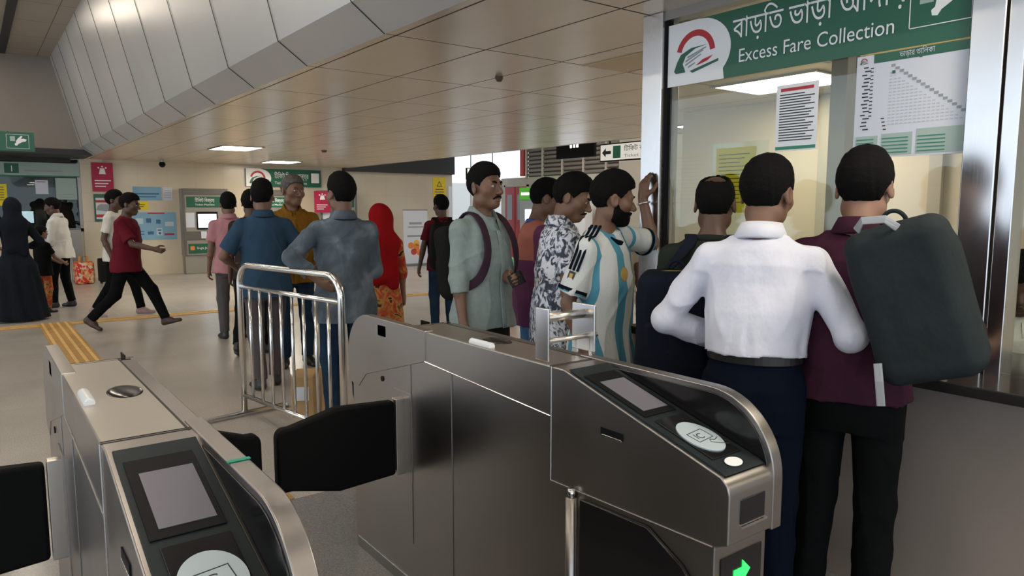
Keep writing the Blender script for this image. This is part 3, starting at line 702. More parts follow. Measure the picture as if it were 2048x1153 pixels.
M_lampc = mat('cool_lamp_diffuser', (.9, .9, .88), .5, emit=(1.0, .90, .74), estr=15)
M_screen = mat('lit_screen', (.05, .05, .05), .3, emit=(.75, .88, 1.0), estr=1.6)
M_tact = mat('tactile_yellow', (.68, .43, .15), .6, noise=(12, .12))

# floor
b = MB(); b.box((-9, -8, -.15), (26, 30, 0)); structure(b.build('floor', M_floor))
# lower ceiling, ending along x = 7.75
b = MB(); b.box((BX0, -8, CZ), (7.75, WY + .3, CZ + .12)); structure(b.build('ceiling', M_ceil))
# upper ceiling over the gate hall
b = MB(); b.box((-9, -8, UZ), (BX2 + .3, 18.2, UZ + .12)); structure(b.build('ceiling_upper', M_upper))
b = MB(); b.box((.60, -8, UZ - .02), (.72, 17, UZ - .004)); structure(b.build('trim_1', M_dark))
# bulkhead: inclined cladding swept along the hall and round the corner to the end wall
def bulk_path(off):
    """plan line of the bulkhead at distance off from its lower lip"""
    x = BX0 - off; r = .75 - off; P = [(x, yy) for yy in np.arange(-8.11, 16.1, 1.197)] + [(x, 16.15)]
    return P
def bulk_strip(name, offs, m):
    b = MB(); rows = []
    for off, z in offs: rows.append([b.bm.verts.new((x, y, z)) for x, y in bulk_path(off)])
    for a, c in zip(rows, rows[1:]):
        for i in range(len(a) - 1): b.bm.faces.new((a[i], a[i + 1], c[i + 1], c[i]))
    me = bpy.data.meshes.new(name); b.bm.to_mesh(me); b.bm.free(); o = link(name, me, m)
    sm = o.modifiers.new('solid', 'SOLIDIFY'); sm.thickness = .02; sm.offset = 1
    for p in me.polygons: p.use_smooth = True
    o.modifiers.new('es', 'EDGE_SPLIT').split_angle = math.radians(12); return structure(o)
bulk_strip('trim_bulkhead_face', [(BX0 - BX1, 2.647), (BX0 - BX2, UZ)], M_bulk)
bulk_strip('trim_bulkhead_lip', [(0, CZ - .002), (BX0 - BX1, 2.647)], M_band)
b = MB()                                                            # joints between the cladding sheets
for yy in np.arange(2.69 - 1.197 * 8, 16.1, 1.197):
    for (o0, z0), (o1, z1) in (((0, CZ), (BX0 - BX1, 2.647)), ((BX0 - BX1, 2.647), (BX0 - BX2, UZ))):
        b.tube([(BX0 - o0 - .004, yy, z0 - .002), (BX0 - o1 - .004, yy, z1 - .002)], .0028, 6)
structure(b.build('trim_bulkhead_joint', M_seam))

b = MB(); b.box((-9, 16.15, CZ + .1), (2.0, 16.32, UZ)); structure(b.build('wall_end', mat('end_wall_brown', (.20, .172, .142), .42, .3, noise=(.8, .05))))
# back wall, its dark header, the ticket office front
b = MB(); b.box((1.92, WY, 0), (11.08, WY + .3, CZ)); structure(b.build('wall_back', M_wall))
b = MB(); b.box((7.75, WY - .15, 2.42), (11.08, WY + .3, 3.6)); structure(b.build('trim_2', M_dark))
b = MB(); b.box((1.92, WY - .06, 0), (2.34, WY, CZ)); structure(b.build('trim_3', M_wallx))
b = MB(); b.box((-9, WY, 0), (1.92, WY + .3, 1.04)); structure(b.build('wall_back_left', M_wall))
b = MB(); b.box((-9, 16.16, 2.5), (1.99, WY - .01, 2.6)); b.box((-9, WY - .12, 2.42), (1.75, WY - .03, 2.5)); structure(b.build('trim_4', M_dark))
w1 = holder('window_1', (0, WY, 0))
M_gl_d = glass_mat('office_glass', (.55, .60, .58))
b = MB(); b.box((-9, .02, 1.04), (1.92, .035, 2.42)); b.build('pane', M_gl_d, w1)
b = MB(); b.box((-9, -.03, .99), (1.95, .10, 1.06)); b.box((1.86, -.03, 1.0), (1.95, .05, 2.42)); b.box((-.6, -.02, 1.0), (-.52, .05, 2.42)); b.build('frame', M_steeld, w1)
b = MB(); b.box((-9, WY + 2.2, 0), (2.2, WY + 2.3, 2.7)); structure(b.build('wall_office_rear', mat('office_wall', (.16, .15, .13), .8)))
b = MB(); b.box((-9, WY + .3, 2.5), (2.2, WY + 2.3, 2.6)); structure(b.build('ceiling_office', mat('office_ceiling', (.2, .19, .17), .8)))
b = MB(); b.box((2.2, WY + .3, 0), (2.3, WY + 2.3, 2.7)); structure(b.build('wall_office_side', MATS['office_wall']))

# right-hand side: wall with louvres, bright windows, the opening beyond the back wall
RX = 12.3
M_rwall = mat('grey_wall_panel', (.42, .38, .31), .5, noise=(2, .06))
b = MB()
for (y0, y1, z0, z1) in ((8.8, 16.9, 0, 2.32), (8.8, 12.2, 2.32, 4.2), (4.2, 8.8, 0, .5), (-8, 4.2, 0, 4.2), (4.2, 8.8, 2.75, 4.2), (12.2, 16.9, 3.3, 4.2)): b.box((RX, y0, z0), (RX + .2, y1, z1))
for yy in (5.7, 7.2): b.box((RX, yy - .06, .5), (RX + .2, yy + .06, 2.75))
structure(b.build('wall_right', M_rwall))
M_blueglass = glass_mat('blue_tinted_glass', (.45, .85, .95))
w2 = holder('window_2', (RX + .1, 0, 0)); b = MB(); b.box((-.01, 4.2, .5), (.01, 8.8, 2.75)); b.build('pane', M_blueglass, w2)
lv = holder('window_3', (RX, 0, 0))
M_louv = mat('louvre_slat', (.20, .175, .15), .5, .3)
b = MB()
for k in range(9): b.box((-.02, 12.2, 2.34 + k * .108), (.03, 15.75, 2.34 + k * .108 + .075), Matrix.Rotation(.5, 3, 'Y'))
b.box((.10, 12.2, 2.3), (.14, 15.75, 3.3)); b.build('louvre', M_louv, lv)
b = MB(); [b.box((-.04, yy - .03, 2.3), (.02, yy + .03, 3.3)) for yy in (12.6, 13.4, 14.2, 15.0, 15.7)]; b.build('louvre_post', M_rwall, lv)
b = MB(); b.box((RX - .05, 15.78, 2.35), (RX + .06, 15.95, 4.0)); structure(b.build('trim_5', mat('red_column', (.40, .02, .015), .5)))
b = MB(); b.box((7.6, -8, 4.2), (RX + .2, 17.9, 4.3)); structure(b.build('ceiling_side', M_upper))
b = MB(); b.box((7.75, -8, CZ), (7.85, WY - .2, 4.2)); structure(b.build('trim_6', M_upper))
b = MB(); b.box((7.5, -8, 0), (12.3, -7.8, 4.2)); structure(b.build('wall_near', M_rwall))
# lobby beyond the end of the back wall
M_lobby = mat('lobby_white', (.62, .61, .58), .6)
b = MB(); b.box((10.6, 21.5, 0), (20, 21.7, 2.35)); structure(b.build('wall_lobby', M_lobby))
# tactile paving: guiding bars set in the floor
def tactile(x0, y0, x1, y1, along):
    b = MB(); b.box((x0, y0, .0005), (x1, y1, .004))
    w = (x1 - x0) if along == 'y' else (y1 - y0); n = max(2, int(w / .075))
    for k in range(n):
        c = (k + .5) * w / n - .014
        if along == 'y': b.box((x0 + c, y0, .003), (x0 + c + .028, y1, .009))
        else: b.box((x0, y0 + c, .003), (x1, y0 + c + .028, .009))
    b.bm.faces.ensure_lookup_table()
    for i, f in enumerate(b.bm.faces): f.material_index = 1 if i >= 6 else 0
    return structure(b.build('trim_tactile', [mat('tactile_base_shaded', (.42, .23, .06), .65, noise=(12, .12)), M_tact]))  # base darker than the bars: groove shade painted into its colour
tactile(-4, 10.70, .62, 10.98, 'x'); tactile(.62, 10.68, .96, 11.0, 'y'); tactile(.96, 10.70, 7.5, 10.98, 'x'); tactile(.62, 6.8, .96, 10.68, 'y')
tactile(1.0, 3.54, 1.25, 3.80, 'y')
# darker honed strip of floor under the gates
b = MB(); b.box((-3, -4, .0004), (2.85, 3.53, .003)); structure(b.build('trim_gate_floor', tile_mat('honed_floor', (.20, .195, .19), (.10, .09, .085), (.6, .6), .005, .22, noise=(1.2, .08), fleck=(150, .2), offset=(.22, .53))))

# ceiling lights
def ceiling_light(x, y, z, w, l, label, m=None, group=None):
    t = thing('ceiling_light', label, 'ceiling light', (x, y, z), 0, 'ceiling light panels')
    b = MB(); e = .03; b.box((-w / 2 - e, -l / 2 - e, -.012), (w / 2 + e, -l / 2, .0)); b.box((-w / 2 - e, l / 2, -.012), (w / 2 + e, l / 2 + e, 0)); b.box((-w / 2 - e, -l / 2, -.012), (-w / 2, l / 2, 0)); b.box((w / 2, -l / 2, -.012), (w / 2 + e, l / 2, 0)); b.build('frame', M_steeld, t)
    b = MB(); b.box((-w / 2, -l / 2, -.007), (w / 2, l / 2, -.001)); b.build('diffuser', m or M_lamp, t); return t
ceiling_light(3.70, 12.75, CZ, .62, .9, 'bright recessed light panel in the ceiling, the nearer one left of the hanging sign')
ceiling_light(5.62, 16.0, CZ, .62, .75, 'bright recessed light panel just above the green and white sign on the back wall')
def detector(x, y, label, r=.05):
    t = thing('smoke_detector', label, 'smoke detector', (x, y, CZ), 0, 'ceiling detectors'); b = MB(); b.tube([(0, 0, 0), (0, 0, -.018), (0, 0, -.04)], [r, r, r * .55], 20); b.build('housing', mat('detector_brown', (.10, .07, .05), .5), t); b = MB(); b.disc((0, 0, -.041), (0, 0, -1), r * .4); b.build('lens', M_black, t)
M_unseen_hall = mat('unseen_hall_diffuser', (.9, .9, .88), .5, emit=(1.0, .88, .72), estr=16)
def unseen_light(name, x, y, z, w, l, m):
    t = holder(name, (x, y, z)); b = MB(); b.box((-w / 2 - .03, -l / 2 - .03, -.012), (w / 2 + .03, l / 2 + .03, -.002)); b.build('frame', M_steeld, t); b = MB(); b.box((-w / 2, -l / 2, -.016), (w / 2, l / 2, -.0125)); b.build('diffuser', m, t)
for k_, yy_ in enumerate((-4.5, -1.5, 1.5, 4.5, 7.5, 10.5, 13.5)):
    unseen_light('unseen_hall_light', .35, yy_, UZ, .22, 1.6, M_unseen_hall); unseen_light('unseen_hall_light', -3.2, yy_, UZ, .35, 1.5, M_unseen_hall)  # unseen rows under the upper ceiling, added to light the hall
M_added_near = mat('added_near_diffuser', (.9, .9, .88), .5, emit=(1.0, .90, .74), estr=18)
for k_, (xx_, yy_) in enumerate(((2.45, -3.0), (4.2, -3.0), (5.9, -3.0), (2.35, .3))):
    unseen_light('added_near_light', xx_, yy_, CZ, .62, .62, M_added_near)  # added panels out of view, brightening the gates and booth front
M_added_side = mat('added_side_diffuser', (.9, .9, .9), .5, emit=(1.0, .94, .86), estr=19)
for yy_ in (1, 4, 7, 10, 13): unseen_light('added_side_light', 10.2, yy_, 4.2, .5, 1.6, M_added_side)  # added out of sight above the ceiling edge to lift floor and far wall
detector(5.09, 12.3, 'small dark round detector on the ceiling right of the nearer light panel')
detector(3.33, 4.6, 'small dark round detector on the ceiling nearest the camera, before the bulkhead end', .03)
b = MB(); b.box((3.55, 2.98, CZ - .006), (3.96, 3.88, CZ - .001)); structure(b.build('trim_7', mat('access_panel', (.60, .48, .33), .5)))
# security camera
t = thing('security_camera', 'small dark dome camera hanging from the ceiling before the beige back wall', 'security camera', (3.37, 16.9, CZ))
b = MB(); b.cyl((0, 0, 0), (0, 0, -.06), .04); b.build('mount', M_steeld, t); b = MB(); b.sphere((0, 0, -.09), .065); b.build('dome', M_black, t, smooth=True)

# ------------------------------------------------------------------ fare booth: glass front, posts, counter, room behind
bo = holder('window_4', (GX, 0, 0))
b = MB(); b.box((-.006, 1.14, .90), (.006, 2.60, CZ - .04)); b.build('pane', M_glass, bo)
b = MB(); b.box((-.006, -1.5, .90), (.006, .98, CZ - .04)); b.build('pane', M_glass, bo)
b = MB(); b.box((.05, 2.655, .90), (2.0, 2.667, CZ - .04)); b.build('pane', M_glass, bo)
b = MB(); b.box((-.05, 2.60, 0), (.09, 2.735, CZ)); b.build('post', M_steelv, bo, .004)
b = MB(); b.box((-.06, 1.035, 0), (.06, 1.145, CZ)); b.build('post', M_steelv, bo, .005)
b = MB(); b.box((-.05, .975, 0), (.06, 1.028, CZ)); b.build('post', M_steelv, bo, .004)
b = MB(); b.box((-.035, -1.5, CZ - .045), (.035, 2.6, CZ)); b.box((.05, 2.63, CZ - .045), (2.0, 2.69, CZ)); b.build('top_rail', M_steeld, bo)
b = MB(); b.box((-.02, 2.585, .9), (.02, 2.60, CZ - .04)); b.box((-.02, 1.146, .9), (.02, 1.158, CZ - .04)); b.build('gasket', M_black, bo)
co = holder('trim_counter', (0, 0, 0))
b = MB(); b.box((2.68, -1.5, .855), (GX + .5, 2.60, .895)); b.build('counter_top', mat('dark_counter_stone', (.022, .02, .02), .18), co, .006)
b = MB(); b.box((2.74, -1.5, .0), (2.80, 2.60, .855)); b.build('counter_front', mat('counter_steel', (.46, .40, .36), .26, .55), co)
# room behind the glass
M_bw = mat('booth_wall', (.68, .58, .44), .5, noise=(1, .04)); M_bpost = mat('booth_post', (.50, .44, .35), .45, .2)
b = MB(); x0, x1 = 6.2, 6.28
for (y0, y1, z0, z1) in ((-1.5, 5.2, 0, 1.0), (-1.5, 5.2, 2.15, CZ), (-1.5, .60, 1.0, 2.15), (.60, 5.2, 1.75, 2.15), (.60, 3.24, 1.0, 1.36), (.60, 3.24, 1.36, 1.75), (3.50, 5.2, 1.0, 1.75)): b.box((x0, y0, z0), (x1, y1, z1))
structure(b.build('wall_booth', M_bw))
b = MB(); b.box((4.94, 2.62, 0), (5.04, 2.70, CZ)); structure(b.build('trim_8', M_bpost, None, .004))
b = MB(); b.box((3.62, 1.98, .9), (3.70, 2.07, CZ)); structure(b.build('trim_9', M_bpost, None, .004))
b = MB(); [b.box((6.14, yy - .05, .9), (6.2, yy + .05, CZ)) for yy in (1.9, 2.6, 3.2, 3.55)]; structure(b.build('trim_10', M_bpost, None, .004))
b = MB(); b.box((6.22, 3.24, 1.0), (6.24, 3.50, 1.75)); o = b.build('window_5', M_glass); structure(o)
ceiling_light(5.35, 3.45, CZ, .62, .9, 'long bright ceiling light inside the booth behind the white notice', M_lampc)
ceiling_light(7.3, 5.62, CZ, .5, .9, 'bright ceiling light beyond the booth side glass, seen left of the white notice', M_lampc)
# foliage outside the rear booth window
def leafy(name, label, cat, c, r, n, m, seed):
    t = thing(name, label, cat, (c[0], c[1], 0)); rnd = random.Random(seed); b = MB()
    for i in range(n):
        v = Vector((rnd.gauss(0, 1), rnd.gauss(0, 1), rnd.gauss(0, 1))).normalized() * (rnd.random() ** .5); p = Vector((v.x * r[0], v.y * r[1], c[2] + v.z * r[2]))
        q = Matrix.Rotation(rnd.random() * 6, 3, 'Z') @ Matrix.Rotation(rnd.random() * 2 - 1, 3, 'X'); s = .05 + rnd.random() * .05
        vs = [b.bm.verts.new(p + q @ Vector(u)) for u in ((-s, 0, 0), (0, -s * .5, .01), (s, 0, 0), (0, s * .5, .01))]; b.bm.faces.new(vs)
    me = bpy.data.meshes.new('foliage'); b.bm.to_mesh(me); b.bm.free(); link('foliage', me, m, t)
    b = MB(); b.tube([(0, 0, 0), (.02, 0, c[2] * .6), (0, .02, c[2])], [.05, .035, .02], 8); b.build('trunk', mat('bark', (.06, .045, .03), .9), t)
leafy('shrub', 'leafy green shrub outside the rear window of the booth', 'shrub', (7.6, 4.2, 1.35), (.6, .6, .55), 900, mat('leaf', (.05, .16, .03), .6), 3)
# ------------------------------------------------------------------ ticket gates
M_deck = mat('gate_deck', (.018, .024, .027), .45, spec=.14); M_deckin = mat('gate_black_gloss', (.008, .008, .009), .18)
M_flap = mat('flap_rubber', (.003, .0032, .0035), .65, spec=.12); M_scr = mat('gate_display', (.14, .13, .155), .3, emit=(.55, .52, .62), estr=.02); M_oval = mat('reader_disc', (.42, .50, .54), .5)
M_arrow = mat('green_arrow_led', (0, .1, 0), .4, emit=(.03, 1.0, .12), estr=1.7)
M_gsteel = brushed('gate_side_steel', (.36, .335, .315), .33, (1, 60, 1), .06, .06); M_gtop = brushed('gate_top_steel', (.56, .52, .47), .32, (60, 1, 1), .06, .04)
GW = .197
def ticket_gate(x, label, fl, fr):
    g = thing('ticket_gate', label, 'ticket gate', (x, 0, 0), 0, 'ticket gates'); Y0, Y1, T = .93, 2.92, 1.05; yc = (Y0 + Y1) / 2
    near = [(.965, 0), (.965, .735), (Y0, .750), (Y0, .865), (.937, .888), (.955, .903), (1.486, T)]
    far = [(2 * yc - a, z) for a, z in near[::-1]]
    b = MB(); b.prism(near + far, 0, 0, GW); b.build('body', M_gsteel, g, .004)
    def fin(name, xa, xb, flip, m, ins=0.0, cut=1.60):
        n = 14; R = .19 - ins; Y0 = .9275; P = [(cut, T + .004 - ins)] + [(Y0 + .19 - R * math.sin(a), T + .004 - .19 + R * math.cos(a)) for a in np.linspace(0, PI / 2, n)] + [(Y0 + ins, .745 + ins)]
        P += [(Y0 + .10 + ins, .735 + ins), (1.10, .80), (cut, .94)]
        if flip: P = [(2 * yc - a, z) for a, z in P]
        b = MB(); b.prism(P, 0, xa, xb); return b.build(name, m, g, .003)
    fin('side_fin', GW - .034, GW + .003, False, M_gsteel); fin('side_fin', -.003, .034, True, M_gsteel)
    fin('fin_lining', GW - .037, GW - .033, False, M_deckin, .014, 1.50); fin('fin_lining', .033, .037, True, M_deckin, .014, 1.50)
    # sloping decks
    for flip in (False, True):
        f = (lambda a: 2 * yc - a) if flip else (lambda a: a); xa, xb = (.040, GW - .010) if flip else (.010, GW - .040); u = V3(0, -.531, -.146); u = u / np.linalg.norm(u)
        D = [(f(1.47), T - .001), (f(1.485), T - .004), (f(.962), .9085), (f(.952), .903)]; P = [(f(1.476), T - .002), (f(1.476), T + .002), (f(.965), .912), (f(.948), .904), (f(.960), .900)]
        b = MB(); b.prism(P, 0, xa, xb); b.build('deck', M_deck, g, .002)
        sl = Vector((0, (f(.965) - f(1.476)), .912 - T - .002)); L = sl.length; sl.normalize(); org = Vector(((xa + xb) / 2, f(1.476), T + .002)); right = Vector((1 if not flip else -1, 0, 0)); upv = -sl
        nv = right.cross(upv); hw = (xb - xa) / 2; B = lambda u_, v_: org + sl * v_ + right * u_ + nv * .0005
        plate('display_bezel', M_black, g, B(-hw * .86, .285), right, upv, hw * 1.6, .235, .003, .001)
        plate('display_screen', M_scr, g, B(-hw * .62, .262) + nv * .0025, right, upv, hw * 1.22, .165, .0015)
        plate('reader_pad', M_deckin, g, B(-hw * .72, .492), right, upv, hw * 1.44, .185, .003, .001)
        c0 = B(0, .410) + nv * .003; rd = MB(); rd.disc(c0, nv, .050, .066, upv, 48, .003); disc = rd.build('card_reader', M_oval, g)
        M_ = basis(c0 + nv * .0032, right, upv); card = MB()
        for (a, c_, w, h) in ((-.030, -.018, .060, .0016), (-.030, .020, .060, .0016), (-.030, -.018, .0016, .039), (.0284, -.018, .0016, .0396)): card.box((a, c_, 0), (a + w, c_ + h, .0006))
        bmesh.ops.rotate(card.bm, verts=card.bm.verts, cent=(0, 0, 0), matrix=Matrix.Rotation(.12, 3, 'Z')); bmesh.ops.transform(card.bm, matrix=M_, verts=card.bm.verts); card.build('card_outline', M_ink, disc)
        text('IC', .030, M_ @ Vector((-.020, -.010, 0)), right, upv, M_ink, disc, None, True, 'lettering', .0004)
        hand = MB(); hand.tube([M_ @ Vector(p) for p in ((.045, -.052, 0), (.020, -.040, 0), (.004, -.030, 0), (.010, -.020, 0), (.022, -.026, 0), (.038, -.020, 0))], .0010, 6); hand.build('hand_outline', M_ink, disc)
        s = MB(); s.box((xa + .03, f(Y0) - .003, .790), (xb - .025, f(Y0) + .003, .850)); slot = s.build('ticket_slot', M_deckin, g, .003)
        s = MB(); s.box((xa + .03, f(Y0) - .006, .782), (xb - .02, f(Y0) + .006, .788)); s.build('slot_lip', M_chrome, g)
        s = MB(); s.box((xa + .012, f(.965) - .003, .600), (xb + .02, f(.965) + .003, .700)); pan = s.build('direction_display', M_deckin, g)
        ar = MB(); yy = f(.965) - (.0045 if not flip else -.0045); x_c = (xa + xb) / 2 + .015; ar.prism([(x_c + a, .648 + c_) for a, c_ in ((-.030, -.008), (.002, -.008), (.002, -.026), (.032, .002), (.002, .030), (.002, .012), (-.030, .012))], 1, yy - .001, yy + .001); ar.build('arrow', M_arrow, pan)
        st = MB(); st.disc(B(-.010, .518) + nv * .0018, nv, .026, .017, upv, 24, .0015)
        st.build('sticker', M_white, g)
    b = MB(); b.box((.004, 1.551, T - .001), (.153, 2.393, T + .0008)); b.build('top_lid', M_gtop, g)
    # top: lid seam, status lamp, dark sensor window
    b = MB(); b.box((.155, 1.53, T), (.159, 2.40, T + .0012)); b.box((0, 1.535, T), (GW, 1.539, T + .0012)); b.box((0, 1.547, T), (GW, 1.549, T + .0012)); b.box((0, 2.395, T), (GW, 2.398, T + .0012)); b.build('lid_seam', M_seam, g)
    b = MB(); b.tube([(.020, 1.86, T + .004), (.020, 1.98, T + .004)], .013, 12); b.build('status_lamp', mat('lamp_lens_white', (.75, .78, .80), .3), g, .004, True)
    b = MB(); b.sphere((.105, 1.95, T), .05, 24, (.8, 1.4, .16)); b.build('sensor_window', M_deckin, g, smooth=True)
    # side panel joints on both faces
    for xs in (-.0012, GW + .0002):
        for (y0, z0, y1, z1, w) in ((1.54, .715, 1.54, T, .003), (2.365, .20, 2.365, T - .004, .0025), (2.075, .02, 2.075, .934, .0025), (1.54, .905, 2.365, .945, .0025), (.97, .735, 1.54, .715, .003)):
            b = MB(); b.tube([(xs, y0, z0), (xs, y1, z1)], w * .7, 6); b.build('panel_joint', M_steeld if y0 != 1.54 else M_chrome, g)
    for xs, sd in ((-.001, -1), (GW + .001, 1)):
        b = MB(); b.box((xs - .002, 1.255, .905), (xs + .002, 1.335, .925)); b.build('latch_recess', M_black, g); b = MB(); b.box((xs - .004, 1.258, .902), (xs + .004, 1.33, .908)); b.build('latch', M_chrome, g, .001)
        b = MB(); b.disc((xs, 2.60, .81), (sd, 0, 0), .011, None, (0, 0, 1), 20, .003); b.build('lock', M_black, g)
        b = MB(); b.box((xs - .002, 2.56, .985), (xs + .002, 2.63, 1.028)); b.build('sensor_port', M_black, g)
        # swing panel folded flat against the pedestal under the reader
        b = MB(); P = [(1.405, .03), (1.405, .705), (1.16, .715), (1.05, .66), (.99, .60), (.985, .03)]; xa = xs + sd * .012; b.prism(P, 0, min(xs, xa), max(xs, xa)); b.build('kick_panel', M_deckin, g, .004)
        b = MB(); b.cyl((xs + sd * .012, 1.436, .02), (xs + sd * .012, 1.436, .70), .016); b.build('hinge_post', M_gsteel, g, smooth=True)
        b = MB(); b.cyl((xs + sd * .012, 1.436, .70), (xs + sd * .012, 1.436, .725), .011); b.build('hinge_pin', M_chrome, g, smooth=True)
        # flap barrier
        L = fl if sd < 0 else fr; z0, z1 = .475, .765; n = 8
        if L:
            P = [(.045, z0), (.045, z1)]; cz = (z0 + z1) / 2; hh = (z1 - z0) / 2
            P += [(L * .55, z1 + .012), (L - .05, z1 - .030)] + [(L - .03 + .03 * math.sin(a), z1 - .065 + .035 * math.cos(a)) for a in np.linspace(.2, PI / 2, 5)]
            P += [(L - .03 + .03 * math.cos(a), z0 + .065 - .035 * math.sin(a)) for a in np.linspace(0, PI / 2 - .2, 5)] + [(L - .05, z0 + .030), (L * .55, z0 - .012)]
            P = [(xs + sd * a, z) for a, z in P]; b = MB(); b.prism(P, 1, 2.405, 2.455); b.build('flap', M_flap, g, .012, seg=3)
            b = MB(); b.box((min(xs, xs + sd * .040), 2.412, z0 - .006), (max(xs, xs + sd * .040), 2.448, z1 + .006)); b.build('flap_hinge', M_gtop, g, .003)
        b = MB(); b.box((xs - .003, 2.36, z0 - .03), (xs + .003, 2.50, z1 + .03)); b.build('hinge_plate', M_gsteel, g, .001)
    # foot plinth
    b = MB(); b.box((-.006, .975, .001), (GW + .006, 2.86, .05)); b.build('plinth', M_steeld, g, .003)
    return g
ticket_gate(.172, 'stainless steel ticket gate nearest the camera at lower left, seen from above', .42, .375)
ticket_gate(1.297, 'long stainless steel ticket gate at centre with green arrow and curved end', .50, .30)
# green tape on the nearer gate's fin
tp = MB(); tp.box((.172 + GW - .036, 1.272, 1.0545), (.172 + GW + .004, 1.282, 1.0562)); tag(tp.build('tape', mat('green_tape', (.01, .30, .19), .5)), 'thin strip of green tape across the rim of the nearer ticket gate', 'tape')
# small railing bracket on the far gate
t = thing('rail_bracket', 'small steel bracket with two crossbars standing on top of the centre ticket gate', 'bracket', (1.32, 1.60, 1.055))
b = MB(); b.box((-.012, -.03, 0), (-.004, .03, .155)); b.build('side_plate', M_steelv, t, .003); b = MB(); b.box((.150, -.05, .012), (.160, .05, .155)); b.build('side_plate', M_steelv, t, .003)
b = MB(); b.cyl((-.006, 0, .125), (.155, 0, .125), .014); b.build('crossbar', M_gtop, t, smooth=True); b = MB(); b.cyl((-.006, .0, .055), (.190, -.02, .060), .008); b.build('crossbar', M_gtop, t, smooth=True)
for yy in (-.03, .03): b = MB(); b.cyl((.155, yy, 0), (.155, yy, .06), .006); b.build('leg', M_steelv, t)
# wide swing gate between the ticket gates and the booth
t = thing('swing_gate', 'silver swing gate with upright tubes, left of the white-shirted man', 'gate', (2.215, 1.90, 0), math.radians(-33))
b = MB(); b.box((-.02, -.05, 0), (.055, .05, 1.10)); b.build('post', M_steelv, t, .008)
b = MB(); b.box((-.021, -.052, .93), (.056, .052, .938)); b.build('post_joint', M_seam, t)
for k in range(4): b = MB(); b.cyl((.085 + k * .05, 0, .12), (.085 + k * .05, 0, 1.06), .015 if k else .010); b.build('upright_tube', M_steelv, t, smooth=True)
b = MB(); b.box((.05, -.028, 1.06), (.36, .028, 1.10)); b.build('top_bar', M_steelv, t, .006); b = MB(); b.box((.05, -.02, .08), (.36, .02, .12)); b.build('bottom_bar', M_steelv, t, .006)
b = MB(); b.sphere((.075, -.02, .90), .012); b.build('latch_knob', M_chrome, t, smooth=True)

# ------------------------------------------------------------------ crowd barrier
A, Bp = Vector((1.50, 5.21, 0)), Vector((1.715, 3.955, 0)); dv = (Bp - A); Lb = dv.length; ang = math.atan2(dv.y, dv.x)
t = thing('crowd_barrier', 'tubular steel crowd barrier with upright bars beside the centre gate', 'barrier', tuple(A), ang)
def br(name, pts, r): b = MB(); b.tube(pts, r, 12); return b.build(name, M_chrome, t, smooth=True)
R0 = .14; P = [(0, 0, .03), (0, 0, 1.10 - R0)] + [(R0 - R0 * math.cos(a), 0, 1.10 - R0 + R0 * math.sin(a)) for a in np.linspace(.2, PI / 2, 7)] + [(Lb - R0 + R0 * math.sin(a), 0, 1.10 - R0 + R0 * math.cos(a)) for a in np.linspace(0, PI / 2, 8)] + [(Lb, 0, .03)]
br('frame', P, .0215); br('cross_rail', [(0, 0, .945), (Lb, 0, .945)], .016); br('bottom_rail', [(0, 0, .155), (Lb, 0, .155)], .016)
for k in range(1, 9): br('upright_bar', [(Lb * k / 9, 0, .155), (Lb * k / 9, 0, .945)], .0105)
for xx in (0, Lb): br('foot', [(xx, -.34, .015), (xx, -.30, .022), (xx, .30, .022), (xx, .34, .015)], .018)
# cardboard box behind the barrier
t = thing('cardboard_box', 'brown cardboard box on the floor behind the crowd barrier', 'box', (1.99, 5.02, 0), math.radians(-28))
M_card = mat('cardboard', (.44, .28, .13), .85, noise=(4, .08))
b = MB(); b.box((-.18, -.15, 0), (.18, .15, .29)); b.build('carton', M_card, t, .004); b = MB(); b.box((-.03, -.1515, .0), (.03, .1515, .2915)); b.build('packing_tape', mat('brown_tape', (.30, .18, .07), .3), t)
b = MB(); b.box((-.15, -.153, .12), (-.06, -.1505, .22)); b.build('shipping_label', M_paper, t)
# ------------------------------------------------------------------ signs and machines
NX, UP = (0, -1, 0), (0, 0, 1)            # a board on the booth glass faces -x: its "right" runs towards -y
def booth(u_y, z): return (GX - .008, u_y, z)
BR = (0, -1, 0)
def emblem(parent, org, right, up, s):
    """red arch over a green train front, with grey speed lines"""
    poly('emblem_arch', M_red, parent, org, right, up, arc(.5 * s, .40 * s, .30 * s, .40 * s, .10, PI - .25, 28, 1.0), .005, .001)
    poly('emblem_train', M_green, parent, org, right, up, [(.06 * s, .18 * s), (.10 * s, .14 * s), (.30 * s, .14 * s), (.28 * s, .20 * s), (.24 * s, .28 * s), (.30 * s, .40 * s), (.50 * s, .50 * s), (.74 * s, .53 * s), (.42 * s, .52 * s), (.20 * s, .44 * s), (.12 * s, .32 * s)], .006, .001)
    poly('emblem_track', M_green, parent, org, right, up, [(.40 * s, .15 * s), (.97 * s, .27 * s), (.97 * s, .23 * s), (.45 * s, .11 * s)], .006, .001)
    poly('emblem_nose', M_red, parent, org, right, up, [(.52 * s, .22 * s), (.66 * s, .30 * s), (.86 * s, .34 * s), (.76 * s, .27 * s), (.64 * s, .24 * s)], .0065, .001)
    b = MB()
    for (a, c_, d, e) in ((.30, .24, .62, .38), (.30, .30, .66, .44), (.34, .36, .72, .48), (.36, .20, .50, .26)):
        b.prism([(a * s, c_ * s), (d * s, e * s), (d * s, (e + .018) * s), (a * s, (c_ + .03) * s)], 2, .006, .007)
    bmesh.ops.transform(b.bm, matrix=basis(org, right, up), verts=b.bm.verts); b.build('emblem_windows', M_grey, parent)
